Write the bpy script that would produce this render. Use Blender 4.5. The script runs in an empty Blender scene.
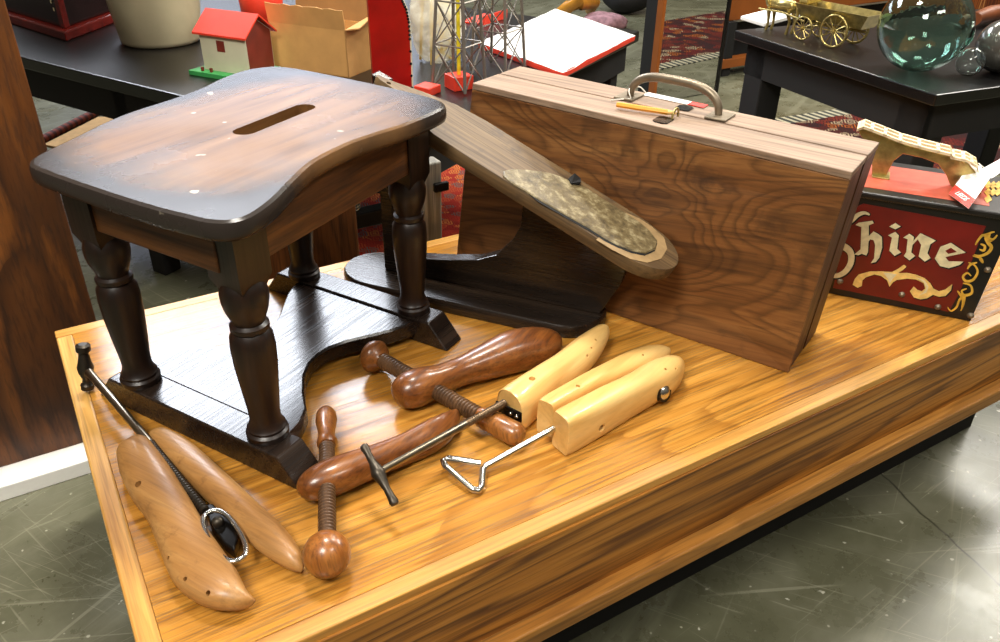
import bpy, bmesh, math, random
from mathutils import Vector, Matrix, noise
from mathutils.bvhtree import BVHTree
random.seed(7)
V = Vector
scene = bpy.context.scene
COL = scene.collection
FLOOR = -0.42                      # z of the shop floor; z = 0 is the top of the display table
# ------------------------------------------------------------------ camera
F = 811.0
def nrm(v): return V(v).normalized()
Zc = -nrm((-20, 1339, 811))
Xc = V((1540, -468, 811)).normalized(); Xc = (Xc - Zc * Xc.dot(Zc)).normalized()
Yc = Zc.cross(Xc)
ROT = Matrix((Xc, Yc, Zc))          # camera (right, down, forward) -> world
CAM = V((0.03245179, -1.41092054, 0.75))
cd = bpy.data.cameras.new('camera'); cam = bpy.data.objects.new('camera', cd); COL.objects.link(cam)
r_, u_, b_ = ROT @ V((1, 0, 0)), ROT @ V((0, -1, 0)), ROT @ V((0, 0, -1))
m = Matrix((r_, u_, b_)).transposed().to_4x4(); m.translation = CAM
cam.matrix_world = m
cd.sensor_width = 36; cd.lens = F / 1000 * 36; cd.clip_start = 0.02; cd.clip_end = 60
scene.camera = cam
def ray(x, y): return ROT @ V((x - 500, y - 321, F))
def at(x, y, z=0.0):
    r = ray(x, y); return CAM + r * ((z - CAM.z) / r.z)
def onp(x, y, o, n):
    r = ray(x, y); return CAM + r * ((o - CAM).dot(n) / r.dot(n))
def aty(x, y, Y): return onp(x, y, V((0, Y, 0)), V((0, 1, 0)))
def depth(p): return (p - CAM).dot(ROT @ V((0, 0, 1)))
def px2m(npx, p): return npx * depth(p) / F

# ------------------------------------------------------------------ mesh builder
class MB:
    def __init__(s): s.v = []; s.f = []
    def add(s, vs, fs):
        k = len(s.v); s.v += [V(q) for q in vs]; s.f += [[i + k for i in f] for f in fs]; return s
    def hexa(s, p):                 # 4 bottom, 4 top
        return s.add(p, [(3, 2, 1, 0), (4, 5, 6, 7), (0, 1, 5, 4), (1, 2, 6, 5), (2, 3, 7, 6), (3, 0, 4, 7)])
    def box(s, o, a, b, c):         # corner + three edge vectors
        o, a, b, c = V(o), V(a), V(b), V(c)
        if a.cross(b).dot(c) < 0: a, b = b, a
        return s.hexa([o, o + a, o + a + b, o + b, o + c, o + a + c, o + a + b + c, o + b + c])
    def bx(s, x0, x1, y0, y1, z0, z1): return s.box((x0, y0, z0), (x1 - x0, 0, 0), (0, y1 - y0, 0), (0, 0, z1 - z0))
    def rings(s, rs, cap=True, closed=True):
        n = len(rs[0]); k = len(s.v)
        for r in rs: s.v += [V(q) for q in r]
        for i in range(len(rs) - 1):
            for j in range(n if closed else n - 1):
                a = k + i * n + j; b = k + i * n + (j + 1) % n
                s.f.append([a, b, b + n, a + n])
        if cap:
            s.f.append([k + j for j in range(n)][::-1]); s.f.append([k + (len(rs) - 1) * n + j for j in range(n)])
        return s
    def prism(s, poly, off):
        p = [V(q) for q in poly]; o = V(off); return s.rings([p, [q + o for q in p]])
    def slab(s, poly, levels, up=V((0, 0, 1))):   # poly in plane, levels [(inset, height)]
        p = [V(q) for q in poly]; n = len(p); up = V(up)
        nr = []
        for i in range(n):
            t = (p[(i + 1) % n] - p[i - 1]).normalized(); nr.append(up.cross(t))
        c = sum(p, V((0, 0, 0))) / n
        area = sum(((p[i] - c).cross(p[(i + 1) % n] - c)).dot(up) for i in range(n))
        if area < 0: nr = [-q for q in nr]
        return s.rings([[p[i] + nr[i] * ins + up * h for i in range(n)] for ins, h in levels])
    def lathe(s, p0, p1, prof, seg=24, cap=True):   # prof [(t 0..1, r)]
        p0, p1 = V(p0), V(p1); d = p1 - p0; t = d.normalized()
        a = t.cross(V((0, 0, 1)) if abs(t.z) < .9 else V((1, 0, 0))).normalized(); b = t.cross(a)
        return s.rings([[p0 + d * tt + (a * math.cos(2 * math.pi * k / seg) + b * math.sin(2 * math.pi * k / seg)) * max(r, 1e-5) for k in range(seg)] for tt, r in prof], cap)
    def tube(s, path, r, seg=10, cap=True, flat=None):
        P = [V(q) for q in path]; n = len(P); rr = r if isinstance(r, (list, tuple)) else [r] * n
        T = [(P[min(i + 1, n - 1)] - P[max(i - 1, 0)]).normalized() for i in range(n)]
        a = T[0].cross(V((0, 0, 1)) if abs(T[0].z) < .9 else V((1, 0, 0))).normalized(); R = []
        for i in range(n):
            a = (a - T[i] * a.dot(T[i])).normalized(); b = T[i].cross(a)
            R.append([P[i] + (a * math.cos(2 * math.pi * k / seg) + b * math.sin(2 * math.pi * k / seg)) * rr[i] for k in range(seg)])
        return s.rings(R, cap)
    def ring(s, c, r, tr, nor, seg=28, ts=8):       # torus
        nor = nrm(nor); a = nor.cross(V((0, 0, 1)) if abs(nor.z) < .9 else V((1, 0, 0))).normalized(); b = nor.cross(a); c = V(c)
        k = len(s.v)
        for i in range(seg):
            A = 2 * math.pi * i / seg; d = a * math.cos(A) + b * math.sin(A)
            for j in range(ts):
                B = 2 * math.pi * j / ts; s.v.append(c + d * (r + tr * math.cos(B)) + nor * tr * math.sin(B))
        for i in range(seg):
            for j in range(ts):
                i2, j2 = (i + 1) % seg, (j + 1) % ts
                s.f.append([k + i * ts + j, k + i2 * ts + j, k + i2 * ts + j2, k + i * ts + j2])
        return s
    def sphere(s, c, r, nu=28, nv=16, sx=1, sz=1):
        c = V(c); R = []
        for i in range(nv + 1):
            th = math.pi * i / nv; th = min(max(th, .02), math.pi - .02)
            R.append([c + V((r * sx * math.sin(th) * math.cos(2 * math.pi * k / nu), r * sx * math.sin(th) * math.sin(2 * math.pi * k / nu), r * sz * -math.cos(th))) for k in range(nu)])
        return s.rings(R)
    def loft(s, st, seg=24, sub=5, e=2.2):
        """st: rows (px x, px y, z, half width px, half height px[, exponent]) along a centre line; smoothed"""
        C = []
        for q in st:
            c = at(q[0], q[1], q[2]); C.append((c, px2m(q[3], c), px2m(q[4], c), q[5] if len(q) > 5 else e))
        return s.loftw(C, seg, sub)
    def loftw(s, C, seg=24, sub=5):
        def cr(a, b, c, d, t): return .5 * ((2 * b) + (c - a) * t + (2 * a - 5 * b + 4 * c - d) * t * t + (3 * b - a - 3 * c + d) * t ** 3)
        n = len(C); D = []
        for i in range(n - 1):
            q = [C[max(i - 1, 0)], C[i], C[i + 1], C[min(i + 2, n - 1)]]
            for k in range(sub):
                t = k / sub; D.append(tuple(cr(q[0][j], q[1][j], q[2][j], q[3][j], t) for j in range(4)))
        D.append(C[-1]); R = []; n = len(D)
        for i in range(n):
            t = (D[min(i + 1, n - 1)][0] - D[max(i - 1, 0)][0]).normalized()
            w = t.cross(V((0, 0, 1))).normalized(); h = w.cross(t)
            c, a, b, ex = D[i]; a = max(a, 4e-4); b = max(b, 4e-4); q = []
            for k in range(seg):
                A = 2 * math.pi * k / seg; ca, sa = math.cos(A), math.sin(A)
                q.append(c + w * a * math.copysign(abs(ca) ** (2 / ex), ca) + h * b * math.copysign(abs(sa) ** (2 / ex), sa))
            R.append(q)
        if D[0][0].z < .1:
            for q in R:
                for p_ in q: p_.z = max(p_.z, .0008)
        return s.rings(R)
    def bvh(s): return BVHTree.FromPolygons(s.v, s.f)
    def build(s, name, mat, parent=None, smooth=35, bevel=0, loc=None, kind=None, label=None, seg=2):
        base = V(loc) if loc else V((0, 0, 0))
        if parent is not None: base = wloc(parent)
        me = bpy.data.meshes.new(name); me.from_pydata([q - base for q in s.v], [], s.f)
        bm = bmesh.new(); bm.from_mesh(me); bmesh.ops.recalc_face_normals(bm, faces=bm.faces); bm.to_mesh(me); bm.free()
        if smooth:
            for p in me.polygons: p.use_smooth = len(p.vertices) <= 6
            me.set_sharp_from_angle(angle=math.radians(smooth))
            for p in me.polygons:
                if len(p.vertices) > 6: p.use_smooth = False
        o = bpy.data.objects.new(name, me); COL.objects.link(o); me.materials.append(mat)
        if parent is not None: o.parent = parent; WL[o.name] = base
        else: o.location = base; WL[o.name] = base
        if bevel:
            b = o.modifiers.new('bevel', 'BEVEL'); b.width = bevel; b.segments = seg; b.limit_method = 'ANGLE'; b.angle_limit = math.radians(40)
        if kind: o['kind'] = kind
        if label: o['label'] = label
        return o
WL = {}
def wloc(o): return WL[o.name]
def thing(name, loc, label, cat, group=None):
    o = bpy.data.objects.new(name, None); o.empty_display_size = .05; COL.objects.link(o); o.location = V(loc); WL[o.name] = V(loc)
    return tag(o, label, cat, group)
def tag(o, label, cat, group=None):
    o['label'] = label; o['category'] = cat
    if group: o['group'] = group
    return o
def bool_cut(o, mb):
    base = wloc(o) if o.name in WL else V((0, 0, 0))
    me = bpy.data.meshes.new('cut'); me.from_pydata([q - base for q in mb.v], [], mb.f)
    bm = bmesh.new(); bm.from_mesh(me); bmesh.ops.recalc_face_normals(bm, faces=bm.faces); bm.to_mesh(me); bm.free()
    c = bpy.data.objects.new('cut', me); COL.objects.link(c); c.location = base
    md = o.modifiers.new('b', 'BOOLEAN'); md.operation = 'DIFFERENCE'; md.object = c; md.solver = 'EXACT'
    bpy.context.view_layer.update()
    dg = bpy.context.evaluated_depsgraph_get()
    new = bpy.data.meshes.new_from_object(o.evaluated_get(dg)); new.name = o.data.name
    for p in new.polygons:
        if len(p.vertices) > 9: p.use_smooth = False
    o.modifiers.clear(); o.data = new
    bpy.data.objects.remove(c)
def hit(bvh, x, y):
    r = bvh.ray_cast(CAM, ray(x, y).normalized()); return (r[0], r[1]) if r[0] else (None, None)

# ------------------------------------------------------------------ materials
class NT:
    def __init__(s, name):
        s.m = bpy.data.materials.new(name); s.m.use_nodes = True; s.t = s.m.node_tree; s.n = s.t.nodes; s.b = s.n['Principled BSDF']
    def new(s, t, **k):
        q = s.n.new(t)
        for a, b in k.items(): setattr(q, a, b)
        return q
    def link(s, a, b): s.t.links.new(a, b)
    def val(s, sock, v):
        if hasattr(v, 'type') and hasattr(v, 'links'): s.link(v, sock)
        else: sock.default_value = v
    def noise(s, vec, scale, detail=4, rough=.55, dist=0):
        q = s.new('ShaderNodeTexNoise'); q.inputs['Scale'].default_value = scale; q.inputs['Detail'].default_value = detail
        q.inputs['Roughness'].default_value = rough; q.inputs['Distortion'].default_value = dist
        s.link(vec, q.inputs['Vector']); return q.outputs['Fac']
    def ramp(s, f, stops):
        q = s.new('ShaderNodeValToRGB'); e = q.color_ramp.elements
        while len(e) < len(stops): e.new(.5)
        for i, (p, c) in enumerate(stops): e[i].position = p; e[i].color = c if len(c) == 4 else (*c, 1)
        s.link(f, q.inputs[0]); return q.outputs[0]
    def mix(s, f, a, b, bt='MIX'):
        q = s.new('ShaderNodeMix', data_type='RGBA', blend_type=bt)
        s.val(q.inputs[0], f); s.val(q.inputs[6], a if not isinstance(a, tuple) else (*a, 1)[:4]); s.val(q.inputs[7], b if not isinstance(b, tuple) else (*b, 1)[:4]); return q.outputs[2]
    def math(s, op, a, b=0.0):
        q = s.new('ShaderNodeMath', operation=op); s.val(q.inputs[0], a); s.val(q.inputs[1], b); return q.outputs[0]
    def obj(s): return s.new('ShaderNodeTexCoord').outputs['Object']
    def axes(s, u, v, su, sv, sw):
        P = s.obj(); u = nrm(u); v = V(v); v = (v - u * v.dot(u)).normalized(); w = u.cross(v); c = s.new('ShaderNodeCombineXYZ')
        for i, (a, k) in enumerate(((u, su), (v, sv), (w, sw))):
            d = s.new('ShaderNodeVectorMath', operation='DOT_PRODUCT'); s.link(P, d.inputs[0]); d.inputs[1].default_value = a * k; s.link(d.outputs['Value'], c.inputs[i])
        return c.outputs[0]
    def bump(s, f, strength, dist=.001):
        q = s.new('ShaderNodeBump'); q.inputs['Strength'].default_value = strength; q.inputs['Distance'].default_value = dist
        s.link(f, q.inputs['Height']); s.link(q.outputs[0], s.b.inputs['Normal'])
    def fin(s, col=None, rough=.5, metal=0, coat=0, spec=.5, trans=0, coatr=.1):
        i = s.b.inputs
        if col is not None: s.val(i['Base Color'], col if not isinstance(col, tuple) else (*col, 1)[:4])
        s.val(i['Roughness'], rough); i['Metallic'].default_value = metal; i['Coat Weight'].default_value = coat; i['Coat Roughness'].default_value = coatr
        i['Specular IOR Level'].default_value = spec; i['Transmission Weight'].default_value = trans
        return s.m
def S(r, g, b):                      # sRGB 0-255 -> linear
    return tuple(((c / 255) / 12.92 if c / 255 < .04045 else ((c / 255 + .055) / 1.055) ** 2.4) for c in (r, g, b))
def plain(name, c, rough=.5, metal=0, var=.15, sc=20, bump=0, coat=0, spec=.5):
    t = NT(name); P = t.obj(); f = t.noise(P, sc, 5)
    k = lambda m: tuple(min(x * m, 1) for x in c)
    col = t.ramp(f, [(.3, k(1 - var)), (.7, k(1 + var))])
    if bump: t.bump(t.noise(P, sc * 4, 4), bump)
    return t.fin(col, rough, metal, coat, spec)
def wood(name, dark, mid, light, u, v, rough=.4, sc=1.0, fig=.5, pore=.5, coat=0, bump=.15, spec=.5, wear=None, rings=12, lw=.34, lu=1.0, lv=9, dist=.5):
    t = NT(name)
    k = math.sqrt(sc)
    n2 = t.noise(t.axes(u, v, 2.0 * k, 42 * sc, 42 * sc), 1.0, 5, .62)
    n3 = t.noise(t.axes(u, v, .8 * k, 6 * sc, 6 * sc), 1.0, 3, .5)
    f = t.math('ADD', t.math('MULTIPLY', n2, .62), t.math('MULTIPLY', n3, .38))
    col = t.ramp(f, [(.3, dark), (.47, mid), (.68, light)])
    n1 = t.noise(t.axes(u, v, lu * k, lv * sc, lv * sc), 1.0, 3, .45, dist)      # growth-ring contour lines -> cathedral figure
    wv = t.math('FRACT', t.math('MULTIPLY', n1, float(rings)))
    wv = t.math('ADD', wv, t.math('MULTIPLY', t.math('SUBTRACT', n2, .5), .55))
    ln = t.ramp(wv, [(0, (1,) * 3), (max(.5 - lw, .02), (0, 0, 0)), (.62, (0, 0, 0)), (.98, (1,) * 3)])
    col = t.mix(t.math('MULTIPLY', ln, fig), col, dark)
    p = t.noise(t.axes(u, v, 5 * k, 190 * sc, 190 * sc), 1.0, 3, .6)
    pr = t.ramp(p, [(.36, (1 - pore,) * 3), (.52, (1, 1, 1))])
    col = t.mix(1.0, col, pr, 'MULTIPLY')
    if wear:
        wf = t.ramp(t.noise(t.obj(), wear[1], 6, .65), [(wear[2], (0, 0, 0)), (wear[2] + .16, (.85,) * 3)]); col = t.mix(wf, col, wear[0])
    rr = t.ramp(p, [(.3, (min(rough + .12, 1),) * 3), (.6, (rough,) * 3)])
    if bump: t.bump(p, bump, .0006)
    return t.fin(col, rr, 0, coat, spec)

OAK = (S(132, 80, 24), S(186, 128, 50), S(208, 152, 70))
oak_top = wood('oak_top', *OAK, (1, 0, 0), (0, 1, 0), rough=.2, sc=1.7, fig=.5, pore=.5, coat=0, bump=.3, rings=9, lw=.4, lu=.9, lv=4.5)
oak_rimx = wood('oak_rim_long', S(150, 98, 36), S(200, 146, 70), S(222, 172, 94), (1, 0, 0), (0, 1, 0), rough=.3, sc=1.2, fig=.25, pore=.3)
oak_rimy = wood('oak_rim_short', S(160, 106, 44), S(208, 156, 80), S(228, 182, 108), (0, 1, 0), (1, 0, 0), rough=.3, sc=1.2, fig=.25, pore=.3)
oak_fascia = wood('oak_fascia', S(84, 44, 12), S(166, 106, 36), S(198, 138, 60), (1, 0, .02), (0, 0, 1), rough=.38, sc=1.5, fig=.85, pore=.35, bump=.15, rings=11, lw=.3, lu=.45, lv=7, dist=.2)
oak_ledge = wood('oak_ledge', S(104, 62, 20), S(160, 106, 42), S(186, 132, 62), (1, 0, 0), (0, 1, 0), rough=.4, sc=1.0, fig=.4, pore=.4)
oak_panel = wood('oak_panel', S(48, 22, 6), S(92, 50, 14), S(128, 76, 28), (0, .12, 1), (1, 0, 0), rough=.45, sc=.8, fig=.85, pore=.4, rings=9, lw=.3, lu=.8, lv=5)
black_paint = plain('black_paint', S(11, 10, 10), .3, var=.5, sc=60, bump=.4)
matte_black = plain('black_matte', S(12, 11, 10), .8)  # plain matte black of table parts, outlines and bag; also fills the case seam
white_paint = plain('white_paint', S(250, 249, 245), .6, var=.03)
# stool
Pv = V((.116, -.218, 0)).normalized(); Qv = V((-Pv.y, Pv.x, 0)); SC = V((.316, -.3045, 0))
stool_dark = wood('stool_dark_wood', S(14, 8, 5), S(30, 17, 10), S(48, 29, 16), (0, 0, 1), (1, 0, 0), rough=.33, sc=1.2, fig=.3, pore=.35, bump=.1)
stool_base = wood('stool_base_wood', S(20, 15, 12), S(36, 27, 22), S(56, 44, 36), Qv, Pv, rough=.2, sc=1.3, fig=.3, pore=.3, bump=.2)
stool_apron_q = wood('stool_apron_wood', S(44, 24, 9), S(84, 48, 19), S(122, 76, 33), Qv, (0, 0, 1), rough=.42, sc=1.2, fig=.4, pore=.35)
stool_apron_p = wood('stool_apron_end_wood', S(44, 24, 9), S(84, 48, 19), S(122, 76, 33), Pv, (0, 0, 1), rough=.42, sc=1.2, fig=.4, pore=.35)
def seat_mat():
    t = NT('stool_seat_wood')
    a = t.axes(Qv, Pv, 3, 30, 30); n = t.noise(a, 1, 5, .6, .3); big = t.noise(t.obj(), 7, 4, .6)
    col = t.ramp(n, [(.25, S(74, 48, 26)), (.5, S(116, 81, 47)), (.8, S(142, 105, 65))])
    # grime towards the edges (local coords about the seat centre)
    P = t.obj(); d = []
    for ax, k in ((Pv, 1 / .2), (Qv, 1 / .265)):
        q = t.new('ShaderNodeVectorMath', operation='DOT_PRODUCT'); t.link(P, q.inputs[0]); q.inputs[1].default_value = ax * k
        d.append(t.math('POWER', t.math('ABSOLUTE', q.outputs['Value']), 3.0))
    e = t.math('ADD', t.math('ADD', d[0], d[1]), t.math('MULTIPLY', t.math('SUBTRACT', big, .5), 1.3))
    ef = t.ramp(e, [(.25, (0, 0, 0)), (.85, (1, 1, 1))])
    col = t.mix(ef, col, S(46, 40, 36))
    sp = t.ramp(t.noise(P, 42, 2, .4), [(.735, (0, 0, 0)), (.76, (1, 1, 1))]); col = t.mix(sp, col, S(170, 160, 140))
    t.bump(t.noise(a, 4, 4), .08, .0005)
    return t.fin(col, t.ramp(big, [(.3, (.2,) * 3), (.7, (.3,) * 3)]), 0, .0, .22)
seat_m = seat_mat()
case_face = wood('case_face_ply', S(62, 36, 15), S(120, 76, 38), S(156, 108, 60), (-.403, .915, -.12), (0, 0, 1), rough=.48, sc=1.0, fig=.55, pore=.3, wear=(S(48, 32, 20), 7, .6), rings=22, lw=.3, lu=1.9, lv=4.2, dist=.8)
case_top = wood('case_top_pine', S(112, 90, 72), S(146, 121, 99), S(164, 140, 118), (-.403, .915, 0), (.915, .403, 0), rough=.55, sc=1.2, fig=.3, pore=.3, wear=(S(120, 96, 70), 14, .63))
case_end = wood('case_end_wood', S(50, 26, 12), S(86, 48, 24), S(110, 68, 36), (0, 0, 1), (.9, .4, 0), rough=.5, sc=1.2, fig=.3, pore=.4, wear=(S(24, 16, 10), 16, .58))
maple = wood('pale_maple', S(206, 156, 84), S(230, 186, 112), S(240, 204, 136), (.9, .35, 0), (0, 0, 1), rough=.3, sc=.7, fig=.35, pore=.08, coat=.15, bump=.03)
mahog = wood('mahogany', S(64, 32, 12), S(120, 68, 28), S(156, 98, 46), (.8, .5, 0), (0, 0, 1), rough=.28, sc=1.6, fig=.15, pore=.4, coat=.3, bump=.06)
mahog2 = wood('mahogany_screw', S(44, 28, 16), S(84, 58, 36), S(116, 84, 56), (.3, 1, 0), (0, 0, 1), rough=.35, sc=1.4, fig=.2, pore=.3)
ballwood = wood('knob_wood', S(80, 42, 14), S(140, 82, 32), S(172, 112, 54), (0, .4, 1), (1, 0, 0), rough=.28, sc=1.6, fig=.25, pore=.4, coat=.3)
oldlast = wood('old_beech', S(126, 84, 40), S(164, 116, 62), S(188, 142, 84), (.5, -.9, 0), (0, 0, 1), rough=.4, sc=1.3, fig=.08, pore=.18, coat=.1, wear=(S(112, 74, 38), 40, .58))
plank_m = wood('worn_plank', S(50, 37, 22), S(88, 67, 41), S(118, 94, 62), (.55, -.73, -.4), (.8, .6, 0), rough=.5, sc=1.2, fig=.25, pore=.35, wear=(S(60, 48, 36), 18, .58))
stand_m = wood('stand_dark_wood', S(20, 15, 11), S(36, 27, 20), S(58, 45, 34), (.6, -.8, 0), (0, 0, 1), rough=.2, sc=1.1, fig=.3, pore=.35)
def leather():
    t = NT('cracked_leather'); P = t.obj(); f = t.noise(P, 55, 6, .7)
    col = t.ramp(f, [(.3, S(58, 48, 32)), (.52, S(108, 94, 64)), (.7, S(164, 152, 118))])
    t.bump(t.noise(P, 110, 4, .7), .6, .002); return t.fin(col, .4, 0)
leather_m = leather()
iron = plain('dark_iron', S(70, 64, 56), .4, .85, var=.3, sc=50, bump=.1)
steel = plain('bright_steel', S(205, 203, 195), .22, 1, var=.05)
rodsteel = plain('worn_steel', S(140, 130, 112), .3, 1, var=.2, sc=60)
brown_steel = plain('brown_steel', S(112, 92, 70), .38, .8, var=.3, sc=60)
black_metal = plain('black_metal', S(26, 24, 22), .25, .6, var=.2)
pewter = plain('pewter_handle', S(128, 116, 98), .42, .7, var=.2, sc=40)
brass = plain('aged_brass', S(176, 158, 98), .32, .85, var=.35, sc=60)
gold = plain('gold_leaf_paint', S(224, 176, 66), .4, .2, var=.25, sc=90)
cream = plain('cream_letter_paint', S(214, 202, 160), .45, 0, var=.2, sc=70)
boxred = plain('oxblood_paint', S(104, 18, 12), .35, 0, var=.3, sc=12, bump=.08)
lidred = plain('glare_red_lid', S(186, 84, 64), .4, 0, var=.35, sc=14, bump=.1)  # lid red made paler: the glare on it is put into the colour
boxblack = plain('box_black_paint', S(20, 16, 14), .35, var=.4, sc=30, bump=.1)
tagwhite = plain('tag_card', S(245, 244, 240), .6, var=.02)
tagred = plain('tag_red', S(222, 44, 30), .5, var=.04)
string_m = plain('string', S(236, 232, 220), .8)
pencil_m = plain('pencil_paint', S(226, 150, 40), .35, var=.06)
red_paint = plain('red_toy_paint', S(226, 62, 40), .4, var=.12)
redvinyl = plain('red_vinyl', S(150, 14, 10), .3, var=.25, sc=14, bump=.1)
green_paint = plain('green_toy_paint', S(62, 160, 84), .5, var=.1)
cream_wall = plain('cream_toy_paint', S(214, 208, 180), .6, var=.06)
brick_m = plain('brown_toy_paint', S(120, 40, 26), .6, var=.2)
cardboard = plain('cardboard', S(196, 148, 86), .8, var=.1, sc=18)
cardboard_in = plain('cardboard_inside', S(150, 110, 62), .85, var=.1)
stoneware = plain('stoneware', S(176, 166, 136), .3, var=.12, sc=9, coat=.2)
lacquer = plain('black_lacquer', S(24, 10, 10), .25, var=.4, sc=9)
lacquer_red = plain('red_lacquer', S(92, 18, 12), .25, var=.4, sc=20)
greymetal = plain('tin_plate', S(126, 120, 112), .4, .6, var=.15)
yellow_m = plain('yellow_paint', S(226, 204, 40), .45)
weath = wood('weathered_wood', S(80, 76, 68), S(140, 136, 124), S(190, 188, 178), (0, 0, 1), (1, 0, 0), rough=.5, sc=1.4, fig=.3, pore=.4)
orange_wood = plain('orange_wood', S(140, 76, 26), .4, var=.15, sc=8)
def plastic_bag():
    t = NT('clear_plastic'); P = t.obj(); t.bump(t.noise(P, 30, 4, .6), .8, .006)
    t.b.inputs['Alpha'].default_value = .55
    return t.fin(S(236, 232, 210), .15, 0, .3)
bag_m = plastic_bag()
def glassm(name, c, ior=1.45, rough=.0):
    t = NT(name); P = t.obj(); t.bump(t.noise(P, 14, 3), .25, .004); t.b.inputs['IOR'].default_value = ior
    return t.fin(c, rough, 0, 0, .5, 1.0)
teal_glass = glassm('teal_glass', S(206, 236, 226)); clear_glass = glassm('clear_glass', S(244, 250, 248))
grey_ball = plain('smoky_silvered_glass', S(98, 96, 90), .16, .55, var=.2, sc=14)
def mirror_mat():
    t = NT('mirror_silvering'); f = t.noise(t.obj(), 6, 3); return t.fin(t.ramp(f, [(.3, (.62, .62, .6)), (.7, (.7, .7, .68))]), .02, 1)
mirror_m = mirror_mat()
def floor_mat():
    t = NT('polished_concrete'); P = t.obj()
    a = t.noise(P, 1.6, 6, .6, .4); b = t.noise(P, 9, 6, .7)
    col = t.ramp(t.math('ADD', t.math('MULTIPLY', a, .65), t.math('MULTIPLY', b, .35)), [(.3, S(66, 66, 48)), (.5, S(92, 92, 72)), (.72, S(122, 121, 102))])
    for ang, sc, th in ((.5, 1, .69), (1.9, 1.5, .7), (2.7, .9, .7), (.1, 2.4, .69), (2.2, 2.8, .69)):
        n = t.noise(t.axes((math.cos(ang), math.sin(ang), 0), (0, 0, 1), 1.9 * sc, 1, 90 * sc), 1, 1, .5, .45)
        col = t.mix(t.ramp(n, [(th, (0, 0, 0)), (th + .04, (.2,) * 3)]), col, S(190, 188, 164))
    sm = t.noise(t.axes((.9, .4, 0), (0, 0, 1), 1.2, 1, 9), 1, 5, .65, .6); col = t.mix(t.ramp(sm, [(.52, (0, 0, 0)), (.7, (.45,) * 3)]), col, S(140, 139, 116))
    sp = t.ramp(t.noise(P, 55, 2, .4), [(.71, (0, 0, 0)), (.75, (.6,) * 3)]); col = t.mix(sp, col, S(216, 214, 196))
    c0, c1 = at(868, 462, FLOOR), at(1000, 585, FLOOR); cdn = (c1 - c0).normalized(); cn = V((-cdn.y, cdn.x, 0))
    q = t.new('ShaderNodeVectorMath', operation='DOT_PRODUCT'); t.link(P, q.inputs[0]); q.inputs[1].default_value = cn
    dl = t.math('SUBTRACT', q.outputs['Value'], c0.dot(cn)); dl = t.math('ADD', dl, t.math('MULTIPLY', t.math('SUBTRACT', t.noise(P, 14, 3), .5), .02))
    col = t.mix(t.ramp(t.math('ABSOLUTE', dl), [(.0015, (.9,) * 3), (.0035, (0, 0, 0))]), col, S(34, 32, 24))
    t.bump(b, .12, .003)
    return t.fin(col, t.ramp(b, [(.3, (.22,) * 3), (.7, (.38,) * 3)]), 0, 0, .5)
floor_m = floor_mat()
def rug_mat(name, base, cols, sc=1.0, ang=0):
    t = NT(name); u = (math.cos(ang), math.sin(ang), 0); v = (-math.sin(ang), math.cos(ang), 0)
    a = t.axes(u, v, 16 * sc, 16 * sc, 1)
    vor = t.new('ShaderNodeTexVoronoi', distance='MANHATTAN'); vor.inputs['Scale'].default_value = 1; vor.inputs['Randomness'].default_value = .55; t.link(a, vor.inputs['Vector'])
    sep = t.new('ShaderNodeSeparateColor'); t.link(vor.outputs['Color'], sep.inputs[0])
    col = t.ramp(sep.outputs[0], [(i / len(cols), c) for i, c in enumerate(cols)]); t.n[-1].color_ramp.interpolation = 'CONSTANT'
    for q in t.n:
        if q.type == 'VALTORGB': q.color_ramp.interpolation = 'CONSTANT'
    dd = t.math('LESS_THAN', t.math('FRACT', t.math('MULTIPLY', vor.outputs['Distance'], 3.2)), .5)
    col = t.mix(dd, col, base)
    fine = t.noise(t.axes(u, v, 300, 300, 1), 1, 2); col = t.mix(.35, col, t.ramp(fine, [(.3, (.02, .01, .01)), (.7, (.5, .35, .25))]), 'OVERLAY')
    t.bump(fine, .5, .004); return t.fin(col, .9, 0, 0, .2)
rug_m = rug_mat('kilim_field', S(60, 20, 18), [S(104, 26, 20), S(30, 24, 30), S(150, 84, 30), S(74, 22, 20), S(158, 146, 120), S(44, 26, 26), S(112, 40, 24)])
rug2_m = rug_mat('red_rug_field', S(186, 48, 26), [S(190, 50, 30), S(226, 150, 70), S(200, 60, 34), S(120, 120, 110), S(214, 96, 50), S(150, 30, 20)], 1.6, .5)
def border_mat():
    t = NT('kilim_border'); a = t.axes((1, 0, 0), (0, 1, 0), 1, 1, 1); s = t.new('ShaderNodeSeparateXYZ'); t.link(a, s.inputs[0])
    f = t.math('GREATER_THAN', t.math('FRACT', t.math('MULTIPLY', s.outputs[0], 22.0)), .45)
    return t.fin(t.mix(f, S(160, 154, 130), S(50, 52, 46)), .9)
border_m = border_mat()
def braid_mat():
    t = NT('red_braid'); a = t.axes((.5, .86, 0), (0, 0, 1), 1, 1, 1); s = t.new('ShaderNodeSeparateXYZ'); t.link(a, s.inputs[0])
    f = t.math('GREATER_THAN', t.math('FRACT', t.math('MULTIPLY', s.outputs[0], 26.0)), .5)
    return t.fin(t.mix(f, S(130, 54, 36), S(70, 26, 20)), .85)
braid_m = braid_mat()

# ================================================================== SETTING
fl = MB().bx(-4, 10, -4, 12, FLOOR - .05, FLOOR).build('floor', floor_m, smooth=0, kind='structure')

# display pedestal at the left (tall oak panel standing on a white base)
pd = thing('display_pedestal', (-.35, .55, FLOOR), 'tall brown oak veneer display pedestal on a white base at the left edge', 'pedestal')
MB().bx(-.62, .073, .2, .62, FLOOR + .035, .95).build('body', oak_panel, pd, 0, bevel=.003)
MB().bx(-.64, .06, .135, .62, FLOOR, FLOOR + .035).build('base', white_paint, pd, 0, bevel=.002)

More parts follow.
